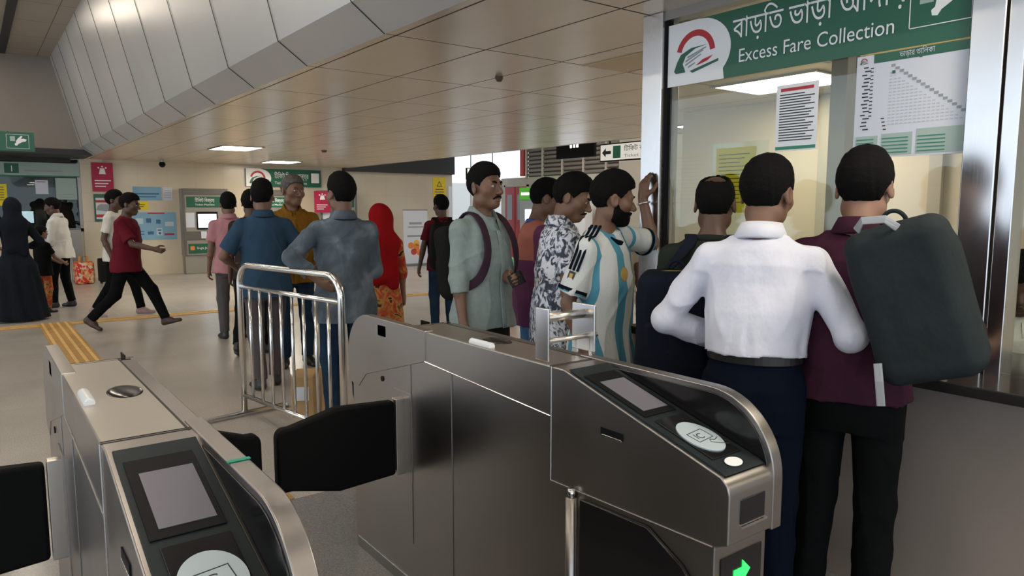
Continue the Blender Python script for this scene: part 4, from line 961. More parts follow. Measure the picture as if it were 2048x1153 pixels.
def hand_ticket(parent, org, right, up, s):
    rects('pictogram_frame', M_white, parent, org, right, up, [(0, 0, s * 1.35, s * .02), (0, s * .98, s * 1.35, s * .02), (0, 0, s * .02, s), (s * 1.33, 0, s * .02, s)])
    poly('pictogram_hand', M_white, parent, org, right, up, [(s * a, s * c_) for a, c_ in ((.50, .22), (.62, .20), (.70, .32), (.95, .48), (1.15, .52), (1.22, .66), (1.05, .72), (.86, .70), (.98, .86), (.90, .92), (.70, .72), (.58, .55), (.56, .40), (.48, .34))])
    rects('pictogram_ticket', M_pale, parent, org, right, up, [(s * .22, s * .52, s * .30, s * .34)])

# the fare sign over the glass: bottom edge z 2.115, top 2.43
S0 = thing('fare_sign', 'long green sign reading Excess Fare Collection across the top of the booth glass', 'sign', (GX - .012, 2.595, 2.118))
BW_, BH = 1.45, .31; o0 = (0, 0, 0)
plate('board', M_green, S0, o0, BR, UP, BW_, BH, .004)
poly('logo_field', M_white, S0, o0, BR, UP, [(0, 0), (.36, 0)] + [(.20 + .195 * math.sin(a) , .15 - .16 * math.cos(a)) for a in np.linspace(.9, PI - .3, 14)] + [(.20, BH), (0, BH)], .004, .001)
emblem(S0, (0, -.035, .02), BR, UP, .30)
text('বাড়িত ভাড়া আদায়', .135, (-.006, -.405, .175), BR, UP, M_white, S0, .80)
text('Excess Fare Collection', .088, (-.006, -.445, .062), BR, UP, M_white, S0, .715, True)
hand_ticket(S0, (-.001, -1.215, .065), BR, UP, .165)
rects('edge_line', mat('sign_gold', (.45, .36, .12), .5), S0, o0, BR, UP, [(1.03, -.006, .42, .004)])
# fare table poster
S1 = thing('fare_table', 'large pale fare table poster on the booth glass under the green sign', 'poster', (GX - .012, 1.578, 1.70))
plate('sheet', M_paper, S1, o0, BR, UP, .432, .41, .003)
rects('heading_bar', M_green, S1, o0, BR, UP, [(.07, .375, .362, .035)], .003)
text('ভাড়ার তািলকা', .030, (-.005, -.17, .385), BR, UP, M_paper, S1, .13)
rects('station_list', M_ink, S1, o0, BR, UP, [(.030 + .006 * math.sin(k * 2.3), .36 - k * .0145, .018 + .008 * abs(math.sin(k * 1.7)), .005) for k in range(18)], .003)
rects('station_code', M_ink, S1, o0, BR, UP, [(.060 + k * .0035 if k > 13 else .058, .355 - k * .0145, .012, .004) for k in range(18)], .003)
rects('route_diagonal', M_grey, S1, o0, BR, UP, [(.14 + k * .0165, .352 - k * .0125, .016, .0105) for k in range(17)], .003)
rects('fare_figures', mat('printed_faint', (.50, .53, .57), .8), S1, o0, BR, UP, [(.135 + i * .0165, .34 - j * .0125, .010, .004) for j in range(18) for i in range(j)], .003)
rects('note_block', M_pale, S1, o0, BR, UP, [(.01, .008, .09, .08), (.115, .008, .12, .085), (.25, .008, .17, .095)], .003)
rects('note_line', M_greenl, S1, o0, BR, UP, [(.015 if q == 0 else (.12 if q == 1 else .255), .016 + k * .014, .07 if q == 0 else .10, .004) for q in range(3) for k in range(5)], .005)
rects('route_marker', M_green, S1, o0, BR, UP, [(.145, .325, .012, .012), (.245, .372, .010, .010)], .0045)
emblem(S1, (0, -.012, .372), BR, UP, .036)
# notice sheet with red heading
S2 = thing('notice_sheet', 'white printed notice with red heading taped on the booth glass', 'notice', (GX - .012, 1.945, 1.752))
plate('sheet', M_white, S2, o0, BR, UP, .202, .292, .002)
rects('heading', M_red, S2, o0, BR, UP, [(.022, .262, .158, .014)], .002)
rects('text_line', M_ink, S2, o0, BR, UP, [(.018, .245 - k * .0118, .12 + .05 * abs(math.sin(k * 1.9)), .0045) for k in range(18)], .002)
rects('footer', M_greenl, S2, o0, BR, UP, [(.004, .006, .194, .014)], .002)
# yellow sheet on the inner post
S3 = thing('notice_sheet', 'yellow printed sheet behind the booth glass, beside the white-shirted head', 'notice', (3.42, 2.62, 1.47))
plate('sheet', M_yellow, S3, o0, BR, UP, .26, .36, .002); rects('text_line', M_ink, S3, o0, BR, UP, [(.02, .32 - k * .022, .20 - .03 * (k % 3), .004) for k in range(13)], .002)
b = MB(); b.box((3.435, 2.30, .9), (3.445, 2.66, 1.86)); structure(b.build('trim_11', glass_mat('inner_screen_glass', (.92, .96, .94))))

# back-wall boards. right = +x, facing -y
WR = (1, 0, 0); BY = WY - .001
def board(name, label, cat, x0, z0, x1, z1, m, th=.01, y=BY, group=None):
    group = group or {'paper_sheet': 'paper sheets on the back wall', 'information_sign': 'crimson information signs'}.get(name)
    t = thing(name, label, cat, (x0, y, z0), 0, group); plate('panel', m, t, o0, WR, UP, x1 - x0, z1 - z0, th); return t, x1 - x0, z1 - z0
def people_icon(t, w, h, m, z=.011):
    cx_ = w / 2
    poly('pictogram', m, t, o0, WR, UP, [(cx_ - w * .16, h * .60), (cx_ + w * .16, h * .60), (cx_ + w * .10, h * .80), (cx_ - w * .10, h * .80)], z)
    for dx, s_ in ((-.17, .8), (0, 1), (.17, .8)):
        poly('figure_mark', m, t, o0, WR, UP, [(cx_ + dx * w + .045 * w * math.cos(a), h * (.86 if s_ == 1 else .82) + .045 * w * math.sin(a)) for a in np.linspace(0, 2 * PI, 12)[:-1]], z)
t, w, h = board('information_sign', 'crimson sign with white figures high on the column, left of the back wall', 'sign', 2.12, 1.83, 2.52, 2.44, M_pink, y=WY - .075)
people_icon(t, w, h, M_white); rects('text_line', M_white, t, o0, WR, UP, [(.05, .22 - k * .06, .30 - .05 * k, .022) for k in range(3)], .011)
t, w, h = board('train_poster', 'green and white poster with a grey train picture, under the left crimson sign', 'poster', 2.13, 1.20, 2.46, 1.78, M_green, y=WY - .075)
rects('poster_sheet', M_paper, t, o0, WR, UP, [(.03, .05, .27, .45)], .011); rects('red_band', M_red, t, o0, WR, UP, [(.03, .40, .27, .05), (.03, .09, .27, .06)], .0125)
poly('train_picture', M_grey, t, o0, WR, UP, [(.03, .24), (.30, .20), (.30, .36), (.12, .37), (.06, .33)], .0125)
t, w, h = board('notice_board', 'small light blue notice high on the back wall beside a white paper', 'notice', 2.89, 1.65, 3.46, 1.95, M_blue); rects('text_line', mat('poster_navy', (.05, .14, .28), .7), t, o0, WR, UP, [(.04, .13, .48, .03), (.06, .07, .40, .02)], .011)
t, w, h = board('paper_sheet', 'white sheet right of the small light blue notice', 'notice', 3.49, 1.65, 3.68, 1.94, M_paper); rects('text_line', M_grey, t, o0, WR, UP, [(.02, .22 - k * .04, .14, .010) for k in range(5)], .011)
t, w, h = board('paper_sheet', 'yellow sheet on the back wall above the large blue poster', 'notice', 2.88, 1.45, 3.18, 1.63, M_yellow); rects('text_line', M_ink, t, o0, WR, UP, [(.04, .10, .2, .012), (.04, .06, .17, .012)], .011)
t, w, h = board('information_poster', 'large light blue illustrated poster on the back wall left of the ticket machine', 'poster', 2.86, .78, 3.74, 1.39, M_blue)
rects('heading', M_red, t, o0, WR, UP, [(.30, .575, .34, .03)], .011); rects('red_note', M_red, t, o0, WR, UP, [(.62, .10, .20, .04)], .011)
rects('picture_panel', mat('poster_pale', (.50, .62, .70), .7), t, o0, WR, UP, [(.06, .36, .14, .12), (.46, .10, .12, .16), (.64, .30, .18, .10)], .011); rects('drawing', MATS['poster_navy'], t, o0, WR, UP, [(.26, .38, .10, .10), (.28, .12, .12, .07), (.46, .36, .09, .09), (.48, .20, .08, .03), (.50, .12, .05, .05), (.09, .12, .12, .02), (.09, .18, .12, .02)], .0115)

# ticket machines set against the back wall
M_tvm = mat('machine_grey', (.34, .32, .28), .38, .5); M_tvmd = mat('machine_dark', (.15, .14, .125), .4, .4)
def ticket_machine(x, label):
    t = thing('ticket_machine', label, 'ticket machine', (x, WY, 0), 0, 'ticket machines along the back wall'); W_ = .98
    b = MB(); b.box((0, -.30, .42), (W_, -.001, 1.92)); b.box((.02, -.26, 0), (W_ - .02, -.001, .42)); b.build('cabinet', M_tvm, t, .012)
    b = MB(); b.box((0, -.32, 1.78), (W_, -.29, 1.92)); b.box((0, -.32, .42), (.05, -.29, 1.8)); b.box((W_ - .05, -.32, .42), (W_, -.29, 1.8)); b.build('surround', M_tvmd, t, .006)
    hd = plate('header_panel', M_green, t, (.08, -.302, 1.50), WR, UP, W_ - .16, .24, .008); text('িটিকট িবক্রয়', .11, (.26, -.312, 1.62), WR, UP, M_white, hd, .42, True); text('Ticket Machine', .06, (.26, -.312, 1.54), WR, UP, M_white, hd, .42)
    s_ = plate('screen_bezel', M_black, t, (.28, -.302, 1.00), WR, UP, .46, .40, .012, .004); plate('screen', M_screen, s_, (.31, -.315, 1.04), WR, UP, .40, .31, .002)
    plate('instruction_sheet', M_paper, t, (.05, -.302, 1.05), WR, UP, .19, .33, .002)
    plate('coin_tray', M_tvmd, t, (.06, -.302, .76), WR, UP, .86, .20, .006, .003); plate('coin_slot', M_paper, t, (.36, -.312, .80), WR, UP, .12, .16, .01); plate('price_strip', M_red, t, (.52, -.310, .92), WR, UP, .22, .04, .003)
    g2 = plate('lower_panel', M_green, t, (.08, -.302, .46), WR, UP, .82, .22, .006); plate('orange_mark', mat('orange_print', (.75, .22, .05), .6), g2, (.12, -.310, .54), WR, UP, .09, .09, .002); text('Single Journey Ticket', .07, (.26, -.310, .56), WR, UP, M_white, g2, .56)
    return t
ticket_machine(3.82, 'grey ticket machine with lit white screen, leftmost on the back wall')
ticket_machine(5.42, 'grey ticket machine hidden between the blue and mustard shirts, under the hanging sign')
ticket_machine(7.02, 'grey ticket machine rightmost on the back wall, behind the red headscarf')
t, w, h = board('machine_sign', 'green and white sign with red arch emblem above the middle ticket machine', 'sign', 5.30, 2.0, 7.15, 2.42, M_green, .06, WY - .002)
poly('logo_field', M_white, t, o0, WR, UP, [(0, 0), (.50, 0)] + [(.34 + .26 * math.sin(a), .2 - .21 * math.cos(a)) for a in np.linspace(.9, PI - .3, 10)] + [(.34, h), (0, h)], .06, .002); emblem(t, (.05, -.058, .0), WR, UP, .46)
text('িটিকট িবক্রয় যন্ত্র', .17, (.68, -.064, .20), WR, UP, M_white, t, .85, True); text('Ticket Sales Machine', .09, (.68, -.064, .06), WR, UP, M_white, t, .8); rects('pictogram', M_white, t, o0, WR, UP, [(1.60, .10, .2, .24)], .06)
t, w, h = board('information_sign', 'crimson sign with white figures behind the mustard-shirted man', 'sign', 6.84, 1.37, 7.26, 1.90, M_pink, y=WY - .36); people_icon(t, w, h, M_white); rects('text_line', M_white, t, o0, WR, UP, [(.06, .18 - k * .05, .28 - .05 * k, .018) for k in range(3)], .011)
t, w, h = board('warning_sign', 'yellow warning sign with a triangle high on the back wall above the black backpack', 'sign', 10.44, 1.72, 10.86, 2.33, mat('warning_yellow', (.78, .56, .01), .5))
b = MB(); b.prism(((.12, .36), (.30, .36), (.21, .52)), 2, .011, .0125); bmesh.ops.transform(b.bm, matrix=basis(o0, WR, UP), verts=b.bm.verts); b.build('triangle', M_ink, t); poly('triangle_inner', MATS['warning_yellow'], t, o0, WR, UP, [(.15, .38), (.27, .38), (.21, .48)], .0125, .001); rects('text_line', M_ink, t, o0, WR, UP, [(.08, .27, .26, .02), (.06, .20, .30, .02), (.08, .13, .26, .02), (.1, .07, .2, .02)], .011)
# roll-up banner
t = thing('roll_up_banner', 'white roll-up advertising banner with fruit pictures standing by the back wall', 'banner', (9.2, 16.4, 0), math.radians(-3))
b = MB(); b.box((-.34, -.006, .06), (.34, .006, 1.42)); b.build('sheet', M_paper, t); b = MB(); b.box((-.36, -.12, 0), (.36, .12, .06)); b.build('base', M_steeld, t, .006); b = MB(); b.cyl((-.35, 0, 1.43), (.35, 0, 1.43), .014); b.build('top_bar', M_steeld, t)
rects('text_line', M_grey, t, (-.34, -.0, .06), WR, UP, [(.16, 1.0, .36, .06), (.12, .92, .44, .03), (.1, .68, .5, .05)], .007)
for (px_, pz, m_) in ((.20, .46, 'orange_print'), (.36, .42, 'orange_print'), (.28, .30, 'poster_red'), (.44, .28, 'orange_print'), (.36, .52, 'banner_gold')):
    mm = MATS.get(m_) or mat(m_, (.5, .06, .03) if m_ == 'poster_red' else (.75, .45, .08), .6)
    b = MB(); b.disc((-.34 + px_, -.0065, .06 + pz), (0, -1, 0), .085, None, (0, 0, 1), 24, .001); b.build('fruit_picture', mm, t)
# white notice boards by the opening
t, w, h = board('notice_board', 'tall white notice panel at the right end of the back wall, above the black backpack', 'notice board', 10.95, .55, 11.06, 2.1, M_white)
t = thing('display_board', 'white display board standing beyond the end of the back wall', 'notice board', (10.9, 16.2, 0), math.radians(-8)); b = MB(); b.box((-.12, -.02, .5), (.62, .02, 2.05)); b.build('panel', M_white, t, .004)
for xx in (-.08, .58): b = MB(); b.cyl((xx, 0, 0), (xx, 0, .5), .02); b.build('leg', M_steeld, t)
rects('text_line', M_grey, t, (-.12, 0, .5), WR, UP, [(.1, 1.32, .5, .05), (.1, 1.2, .4, .03), (.12, 1.05, .45, .03)], .021)
# exit sign hanging at the opening
def hang_sign(label, x, y, z, w, h, right, lit=True, txt='Exit', arrow=True, tw=None, back=.05, cat='sign'):
    t = thing('direction_sign', label, cat, (x, y, z)); nn = Vector(right).cross(Vector(UP))
    plate('case', M_black, t, -nn * back, right, UP, w, h, back); plate('face', mat('lit_sign_face', (.75, .74, .70), .5, emit=(1, .95, .85), estr=.35), t, Vector(right) * .02 + Vector(UP) * .02, right, UP, w - .04, h - .04, .004)
    s = h - .08
    if arrow: poly('arrow', M_ink, t, o0, right, UP, [(.06, h / 2), (.06 + s * .4, h / 2 + s * .35), (.06 + s * .4, h / 2 + s * .12), (.06 + s * .95, h / 2 + s * .12), (.06 + s * .95, h / 2 - s * .12), (.06 + s * .4, h / 2 - s * .12), (.06 + s * .4, h / 2 - s * .35)], .004)
    rects('exit_mark', M_greenl, t, o0, right, UP, [(.10 + s, .05, s * .8, h - .10)], .004)
    if tw:
        text('িটিকট কাউন্টার', h * .36, Vector(right) * (.16 + s * 1.9) + Vector(UP) * h * .52 + nn * .006, right, UP, M_ink, t, tw); text(txt, h * .25, Vector(right) * (.16 + s * 1.9) + Vector(UP) * h * .18 + nn * .006, right, UP, M_grey, t, tw)
    for f in (.15, .85): b = MB(); b.cyl(Vector(right) * w * f - nn * back * .5 + Vector(UP) * h, Vector(right) * w * f - nn * back * .5 + Vector(UP) * (4.2 - z), .012); b.build('hanger', M_black, t)
    return t
hang_sign('small lit exit sign with left arrow above the light-shirted man', 10.0, 15.2, 2.19, .95, .29, (1, 0, 0), tw=.3)
hang_sign('long lit white direction sign with arrow hanging before the louvres', 9.05, 9.45, 2.30, 1.5, .31, (0, -1, 0), tw=.85, txt='Ticket Counter')
t = thing('lamp_box', 'dark hanging box with small bright lamps left of the long direction sign', 'lamp', (9.2, 10.75, 2.42)); plate('case', M_black, t, o0, (0, -1, 0), UP, 1.05, .30, .06)
for k in range(3): plate('lamp', mat('small_lamp', (.9, .9, .9), .5, emit=(.95, .98, 1), estr=3), t, (-.061, -.40 - k * .09, .19), (0, -1, 0), UP, .05, .09, .004)
for yy in (-.1, -.95): b = MB(); b.cyl((.03, yy, .3), (.03, yy, 1.78), .015); b.build('hanger', M_black, t)
# red double door, cash machine, pink-lit booth along the right wall
t = holder('door_1', (RX, 0, 0)); M_rd = mat('door_red', (.36, .012, .015), .45)
for y0 in (15.70, 16.18):
    d_ = plate('door_leaf', M_rd, t, (-.01, y0 + .46, 0), (0, -1, 0), UP, .45, 2.06, .04, .004); plate('vision_panel', M_grey, d_, (-.052, y0 + .36, 1.15), (0, -1, 0), UP, .24, .70, .004)
b = MB(); b.box((-.03, 15.62, 0), (.0, 15.69, 2.12)); b.box((-.03, 16.66, 0), (0, 16.73, 2.12)); b.box((-.03, 15.62, 2.07), (0, 16.73, 2.14)); b.build('door_frame', M_rwall, t)
t = thing('cash_machine', 'cash machine with a green lit header beyond the coral shirt', 'cash machine', (RX - .02, 15.35, 0))
plate('cabinet', mat('atm_body', (.35, .38, .40), .4), t, o0, (0, -1, 0), UP, .95, 1.70, .5, .02); plate('header', mat('atm_green', (.08, .35, .03), .4, emit=(.2, .9, .08), estr=.15), t, (-.01, 0, 1.70), (0, -1, 0), UP, .95, .32, .5); plate('header_text', mat('lit_white', (.8, .8, .8), .5, emit=(1, 1, 1), estr=1.2), t, (-.511, -.08, 1.82), (0, -1, 0), UP, .62, .07, .004); plate('screen', M_screen, t, (-.511, -.25, 1.15), (0, -1, 0), UP, .45, .30, .004); plate('keypad', M_black, t, (-.511, -.30, .95), (0, -1, 0), UP, .3, .12, .02)
t = thing('kiosk_sign', 'pink and white lit kiosk sign behind the two heads by the booth post', 'sign', (RX - .3, 13.75, 0)); plate('cabinet', M_white, t, o0, (0, -1, 0), UP, 1.0, 1.55, .25, .01); plate('lit_panel', mat('lit_white2', (.8, .8, .8), .5, emit=(.60, .93, 1), estr=2.6), t, (-.255, -.05, 1.55), (0, -1, 0), UP, .9, .28, .01); plate('pink_panel', mat('lit_pink', (.6, .1, .3), .5, emit=(1, .08, .35), estr=.5), t, (-.255, -.05, 1.83), (0, -1, 0), UP, .9, .24, .01)
# ticket office: sign strip, papers, monitors
t = thing('counter_sign', 'pale strip sign with green number 1 above the ticket office window', 'sign', (-2.0, WY - .04, 2.12)); plate('panel', M_pale, t, o0, WR, UP, 3.9, .28, .03); rects('number_field', M_green, t, o0, WR, UP, [(2.62, .06, .24, .19)], .03); text('1', .17, (2.70, -.035, .09), WR, UP, M_white, t, None, True); rects('text_line', M_grey, t, o0, WR, UP, [(2.95, .10, .65, .025)], .03); rects('edge_line', M_greenl, t, o0, WR, UP, [(0, 0, 3.9, .025)], .031)
t, w, h = board('paper_sheet', 'white paper on the ticket office glass, left of the larger pale sheet', 'notice', 1.12, 1.77, 1.34, 2.05, M_paper); rects('text_line', M_red, t, o0, WR, UP, [(.03, .24, .15, .012)], .011)
t, w, h = board('paper_sheet', 'larger pale sheet at the right end of the ticket office glass', 'notice', 1.47, 1.66, 1.84, 2.10, M_pale); rects('text_line', M_grey, t, o0, WR, UP, [(.03, .10 - k * .03, .3, .008) for k in range(3)], .011)
t, w, h = board('notice_sheet', 'yellow notice on the ticket office glass at the left edge', 'notice', .30, 1.53, .64, 1.96, M_yellow); rects('text_line', M_ink, t, o0, WR, UP, [(.04, .36 - k * .05, .25, .012) for k in range(6)], .011)
t = thing('monitor', 'lit computer screen inside the ticket office beside the black veil', 'monitor', (.93, WY + .3, .99)); plate('casing', M_black, t, (-.13, 0, .16), WR, UP, .30, .30, .03); plate('screen', M_screen, t, (-.10, -.031, .19), WR, UP, .24, .24, .002); b = MB(); b.cyl((0, .02, 0), (0, .02, .2), .02); b.box((-.1, -.05, 0), (.1, .1, .015)); b.build('stand', M_black, t)
b = MB(); b.box((-9, WY + .1, .93), (1.9, WY + .7, .985)); structure(b.build('trim_office_desk', M_tvmd))
# hanging green sign over the office
t = thing('fare_sign', 'green hanging sign with white pictogram at upper left above the ticket office', 'sign', (-1.6, 14.0, 2.385)); plate('panel', M_green, t, o0, WR, UP, 2.52, .30, .05); hand_ticket(t, (2.15, -.048, .04), WR, UP, .22)
for xx in (.3, 1.6): b = MB(); b.cyl((xx, .0, .30), (xx, 0, UZ - 2.385), .015); b.build('hanger', M_dark, t)
# luggage by the column
t = thing('carrier_bag', 'red and orange patterned carrier bag on the floor by the column', 'bag', (1.74, 16.35, 0), .1)
M_bag = mat('bag_red_print', (.55, .06, .03), .7); nt_, ln_, bb_ = nodes_of(M_bag); vo = nt_.new('ShaderNodeTexVoronoi'); vo.inputs['Scale'].default_value = 9; cr = nt_.new('ShaderNodeValToRGB'); cr.color_ramp.interpolation = 'CONSTANT'
for p_, c_ in ((0, (.55, .03, .02, 1)), (.45, (.62, .28, .10, 1)), (.7, (.6, .5, .36, 1))): e = cr.color_ramp.elements.new(p_) if p_ else cr.color_ramp.elements[0]; e.color = c_
cr.color_ramp.elements.remove(cr.color_ramp.elements[-1]); ln_.new(vo.outputs['Color'], cr.inputs[0]); ln_.new(cr.outputs[0], bb_.inputs['Base Color'])
F = Field((-.3, -.25, -.05), (.3, .25, .7), .012); F.rbox((0, 0, .22), (.165, .11, .22), None, .05); F.wrinkle(.012, 14, 3); F.cutp((0, 0, 0), (0, 0, -1)); link('sack', F.mesh('sack'), M_bag, t)
for yy in (-.05, .05): b = MB(); b.tube([(-.08, yy, .40), (-.06, yy, .54), (.06, yy, .54), (.08, yy, .40)], .012, 8); b.build('handle', mat('bag_orange', (.62, .26, .08), .7), t, smooth=True)
t = thing('suitcase', 'small black suitcase on the floor right of the red carrier bag', 'suitcase', (2.12, 16.2, 0)); b = MB(); b.box((-.15, -.11, .04), (.15, .11, .50)); b.build('shell', M_black, t, .03, seg=3)
for xx in (-.11, .11): b = MB(); b.cyl((xx, -.06, .025), (xx, -.03, .025), .025); b.build('wheel', M_dark, t)
b = MB(); b.tube([(-.06, 0, .49), (-.06, 0, .56), (.06, 0, .56), (.06, 0, .49)], .01, 8); b.build('handle', M_black, t); 
b = MB(); b.box((1.62, WY - .5, 0), (1.82, WY - .3, 1.05)); tag(b.build('bollard', M_steeld, None, .01), 'grey metal stand behind the white-shirted man near the ticket office', 'stand')
# red bin / green thing beyond the phone
t = thing('waste_bin', 'green bin with a red base behind the phone holder', 'bin', (5.95, 8.1, 0)); F = Field((-.3, -.3, .0), (.3, .3, .9), .015); F.ell((0, 0, .66), (.20, .20, .18)); link('lid', F.mesh('lid'), mat('bin_green', (.02, .22, .09), .4), t); b = MB(); b.tube([(0, 0, 0), (0, 0, .56)], [.15, .19], 20); b.build('bucket', mat('bin_red', (.42, .04, .02), .5), t)
# papers on the counter
t = thing('paper_sheet', 'loose papers on the dark counter between the two men at the booth', 'paper', (2.80, 1.42, .897), .4)
for k in range(2): b = MB(); b.box((-.07 + k * .01, -.10, k * .002), (.07 + k * .01, .10, k * .002 + .0015), Matrix.Rotation(k * .3, 3, 'Z')); b.build('sheet', M_paper, t)
# ------------------------------------------------------------------ clothes
C_white = cloth('shirt_white', (.66, .67, .76)); C_whiteo = cloth('shirt_offwhite', (.62, .60, .56)); C_navy = cloth('trouser_navy', (.004, .007, .015)); C_black = cloth('trouser_black', (.005, .0055, .006))
C_maroon = cloth('shirt_plum', (.040, .013, .025)); C_red = cloth('tee_maroon', (.115, .011, .020)); C_blue = cloth('polo_blue', (.030, .062, .105)); C_must = cloth('shirt_mustard', (.19, .095, .012))
C_jean = cloth('jeans_blue', (.015, .032, .060), noise=(8, .25)); C_jeanl = cloth('jeans_light', (.06, .14, .25), noise=(8, .25)); C_grey = cloth('trouser_grey', (.085, .075, .078)); C_pink = cloth('shirt_pink', (.42, .20, .22)); C_light = cloth('shirt_sage', (.25, .305, .295), noise=(30, .06)); C_brown = cloth('trouser_brown', (.030, .024, .020))
C_dgreen = cloth('shirt_dark_green', (.020, .026, .020)); C_abaya = cloth('abaya_black', (.010, .013, .018), fold=.6); C_redh = cloth('scarf_red', (.23, .006, .008), fold=.5); C_bp = cloth('pack_black', (.012, .012, .011)); C_navyp = cloth('pack_navy', (.010, .013, .022)); C_beige = cloth('shirt_beige', (.50, .42, .34)); C_pack = cloth('pack_slate', (.022, .028, .030))
def pattern(name, base, cols, scale, kind='noise', stretch=(1, 1, 1), rough=.85, distort=0, detail=2):
    m = mat(name, base, rough, bump=(16, .35, .03, (1, 1, .55)), spec=.2); N, L, B = nodes_of(m)
    tc = N.new('ShaderNodeTexCoord'); mp = N.new('ShaderNodeMapping'); mp.inputs['Scale'].default_value = stretch; L.new(tc.outputs['Object'], mp.inputs['Vector'])
    if kind == 'noise': n = N.new('ShaderNodeTexNoise'); n.inputs['Detail'].default_value = detail; n.inputs['Distortion'].default_value = distort; out = n.outputs['Fac']
    else: n = N.new('ShaderNodeTexVoronoi'); n.feature = 'F1'; out = n.outputs['Distance'] if kind == 'cell' else n.outputs['Color']
    n.inputs['Scale'].default_value = scale; L.new(mp.outputs[0], n.inputs['Vector']); cr = N.new('ShaderNodeValToRGB'); cr.color_ramp.interpolation = 'LINEAR'
    while len(cr.color_ramp.elements) < len(cols): cr.color_ramp.elements.new(.5)
    for e, (p, c) in zip(cr.color_ramp.elements, cols): e.position = p
    for e, (p, c) in zip(cr.color_ramp.elements, cols): e.color = (*c, 1)
    L.new(out, cr.inputs[0]); L.new(cr.outputs[0], B.inputs['Base Color']); return m
C_denim = pattern('shirt_washed_denim', (.12, .16, .2), [(.30, (.055, .072, .090)), (.5, (.085, .107, .130)), (.66, (.16, .19, .225))], 7, 'noise', (1, 1, .8), distort=.6, detail=5)
C_floral = pattern('shirt_floral', (.5, .5, .5), [(.40, (.050, .060, .085)), (.47, (.16, .18, .24)), (.52, (.60, .62, .68)), (.60, (.68, .70, .75))], 20, 'noise', (1, 1, .8), distort=2.2, detail=3)
C_kameez = pattern('tunic_orange_print', (.4, .1, .02), [(.38, (.30, .03, .015)), (.50, (.36, .09, .03)), (.58, (.42, .22, .06)), (.66, (.03, .012, .012))], 9, 'noise', (1, 1, 1), distort=1.5)
def striped(name, fn):
    """colour chosen from object position: fn builds the node result"""
    m = mat(name, (.6, .6, .6), .75, bump=(16, .35, .03, (1, 1, .55)), spec=.25); N, L, B = nodes_of(m); tc = N.new('ShaderNodeTexCoord'); sp = N.new('ShaderNodeSeparateXYZ'); L.new(tc.outputs['Object'], sp.inputs[0])
    def M(op, a, b=None):
        n = N.new('ShaderNodeMath'); n.operation = op
        for i, v in enumerate((a, b)):
            if v is None: continue
            if isinstance(v, (int, float)): n.inputs[i].default_value = v
            else: L.new(v, n.inputs[i])
        return n.outputs[0]
    def mix(f, a, b):
        n = N.new('ShaderNodeMix'); n.data_type = 'RGBA'; L.new(f, n.inputs['Factor'])
        for i, v in ((6, a), (7, b)):
            if isinstance(v, tuple): n.inputs[i].default_value = (*v, 1)
            else: L.new(v, n.inputs[i])
        return n.outputs[2]
    L.new(fn(sp.outputs, M, mix), B.inputs['Base Color']); return m
def arg(xyz, M, mix):
    ax = M('ABSOLUTE', xyz[0]); a = M('PINGPONG', xyz[0], .064); st = M('GREATER_THAN', a, .036)
    body = M('LESS_THAN', ax, .186); c = mix(M('MULTIPLY', st, body), (.60, .63, .62), (.085, .30, .42)); return c
C_arg = striped('jersey_sky_stripes', arg)
def coral(xyz, M, mix):
    side = M('GREATER_THAN', M('ABSOLUTE', xyz[0]), .165); low = M('LESS_THAN', xyz[2], 1.16); f = M('MAXIMUM', side, low); return mix(f, (.36, .125, .095), (.115, .030, .095))
C_coral = striped('tee_coral_purple', coral)

# ------------------------------------------------------------------ men at the booth
J = person('man in a tucked white shirt and navy trousers at the booth glass', (2.185, 1.485), 66, 1.70, dict(mat=C_white, sleeve='long', hem=1.03, collar='shirt', loose=.020, wr=.006, wf=20, seed=4, sw=1.08), dict(mat=C_navy, belt=SHOE_B, waist=1.05), dict(top=.020, side=.010), dict(lean=(7, 0, 0), head=(14, 4, 2), shrug=(.0, .0), armR=dict(w=(.245, .20, 1.00), pole=(.8, -1, -.3), thumb=(-.4, 0, 1), curl=35), armL=dict(w=(-.17, .18, 1.04), pole=(-.85, -.6, 0), thumb=(.4, 0, 1), curl=35)), SKIN, res=.006, bw=1.05, belly=.012)
J = person('man in a plum shirt and black trousers, rightmost at the booth counter', (2.42, 1.26), 73, 1.72, dict(mat=C_maroon, sleeve='rolled', hem=.88, collar='shirt', loose=.016, seed=6), dict(mat=C_black), dict(top=.024, side=.012), dict(lean=(6, 0, 0), head=(0, 3, 0), armR=dict(w=(.27, .22, 1.00), pole=(.8, -.7, -.2), curl=35), armL=dict(w=(-.24, .26, .98), pole=(-.7, -.8, 0), curl=35)), SKIN_L, res=.006, bw=1.06)
bp1 = backpack(J, 'large slate grey backpack hanging askew on the plum-shirted man', C_pack, C_pack, (.145, .10, .25), (.215, -.255, 1.235), (10, -17, 0), (1,), pocket=False, res=.008)
b = MB(); S_ = J['S']; R_ = J['R']; cc_ = J['up']((.135, -.33, 1.00)); b.tube([cc_, cc_ + V3(.01, -.02, -.05), cc_ + V3(.02, -.03, -.12)], 0, 8, flat=(.012, .003, V3(0, -1, 0))); b.build('strap_tail', mat('strap_grey', (.26, .28, .30), .7), bp1)
b = MB(); c2 = J['up']((.105, -.36, 1.395)); b.tube([c2 + V3(-.05, 0, 0), c2 + V3(-.03, -.03, .03), c2 + V3(.03, -.03, .035), c2 + V3(.06, 0, .01)], 0, 10, flat=(.012, .003, V3(0, -1, .3))); b.build('grip_loop', mat('strap_silver', (.28, .30, .32), .4), bp1)
J = person('balding man in a dark green shirt half hidden left of the white shirt', (2.54, 1.96), 64, 1.66, dict(mat=C_dgreen, sleeve='short', hem=.82, collar='crew', loose=.018), dict(mat=C_black), dict(top=.006, side=.008, bald=1), dict(lean=(5, 0, 0), head=(-6, 4, 0)), SKIN_D, res=.007, bw=1.08, belly=.02)
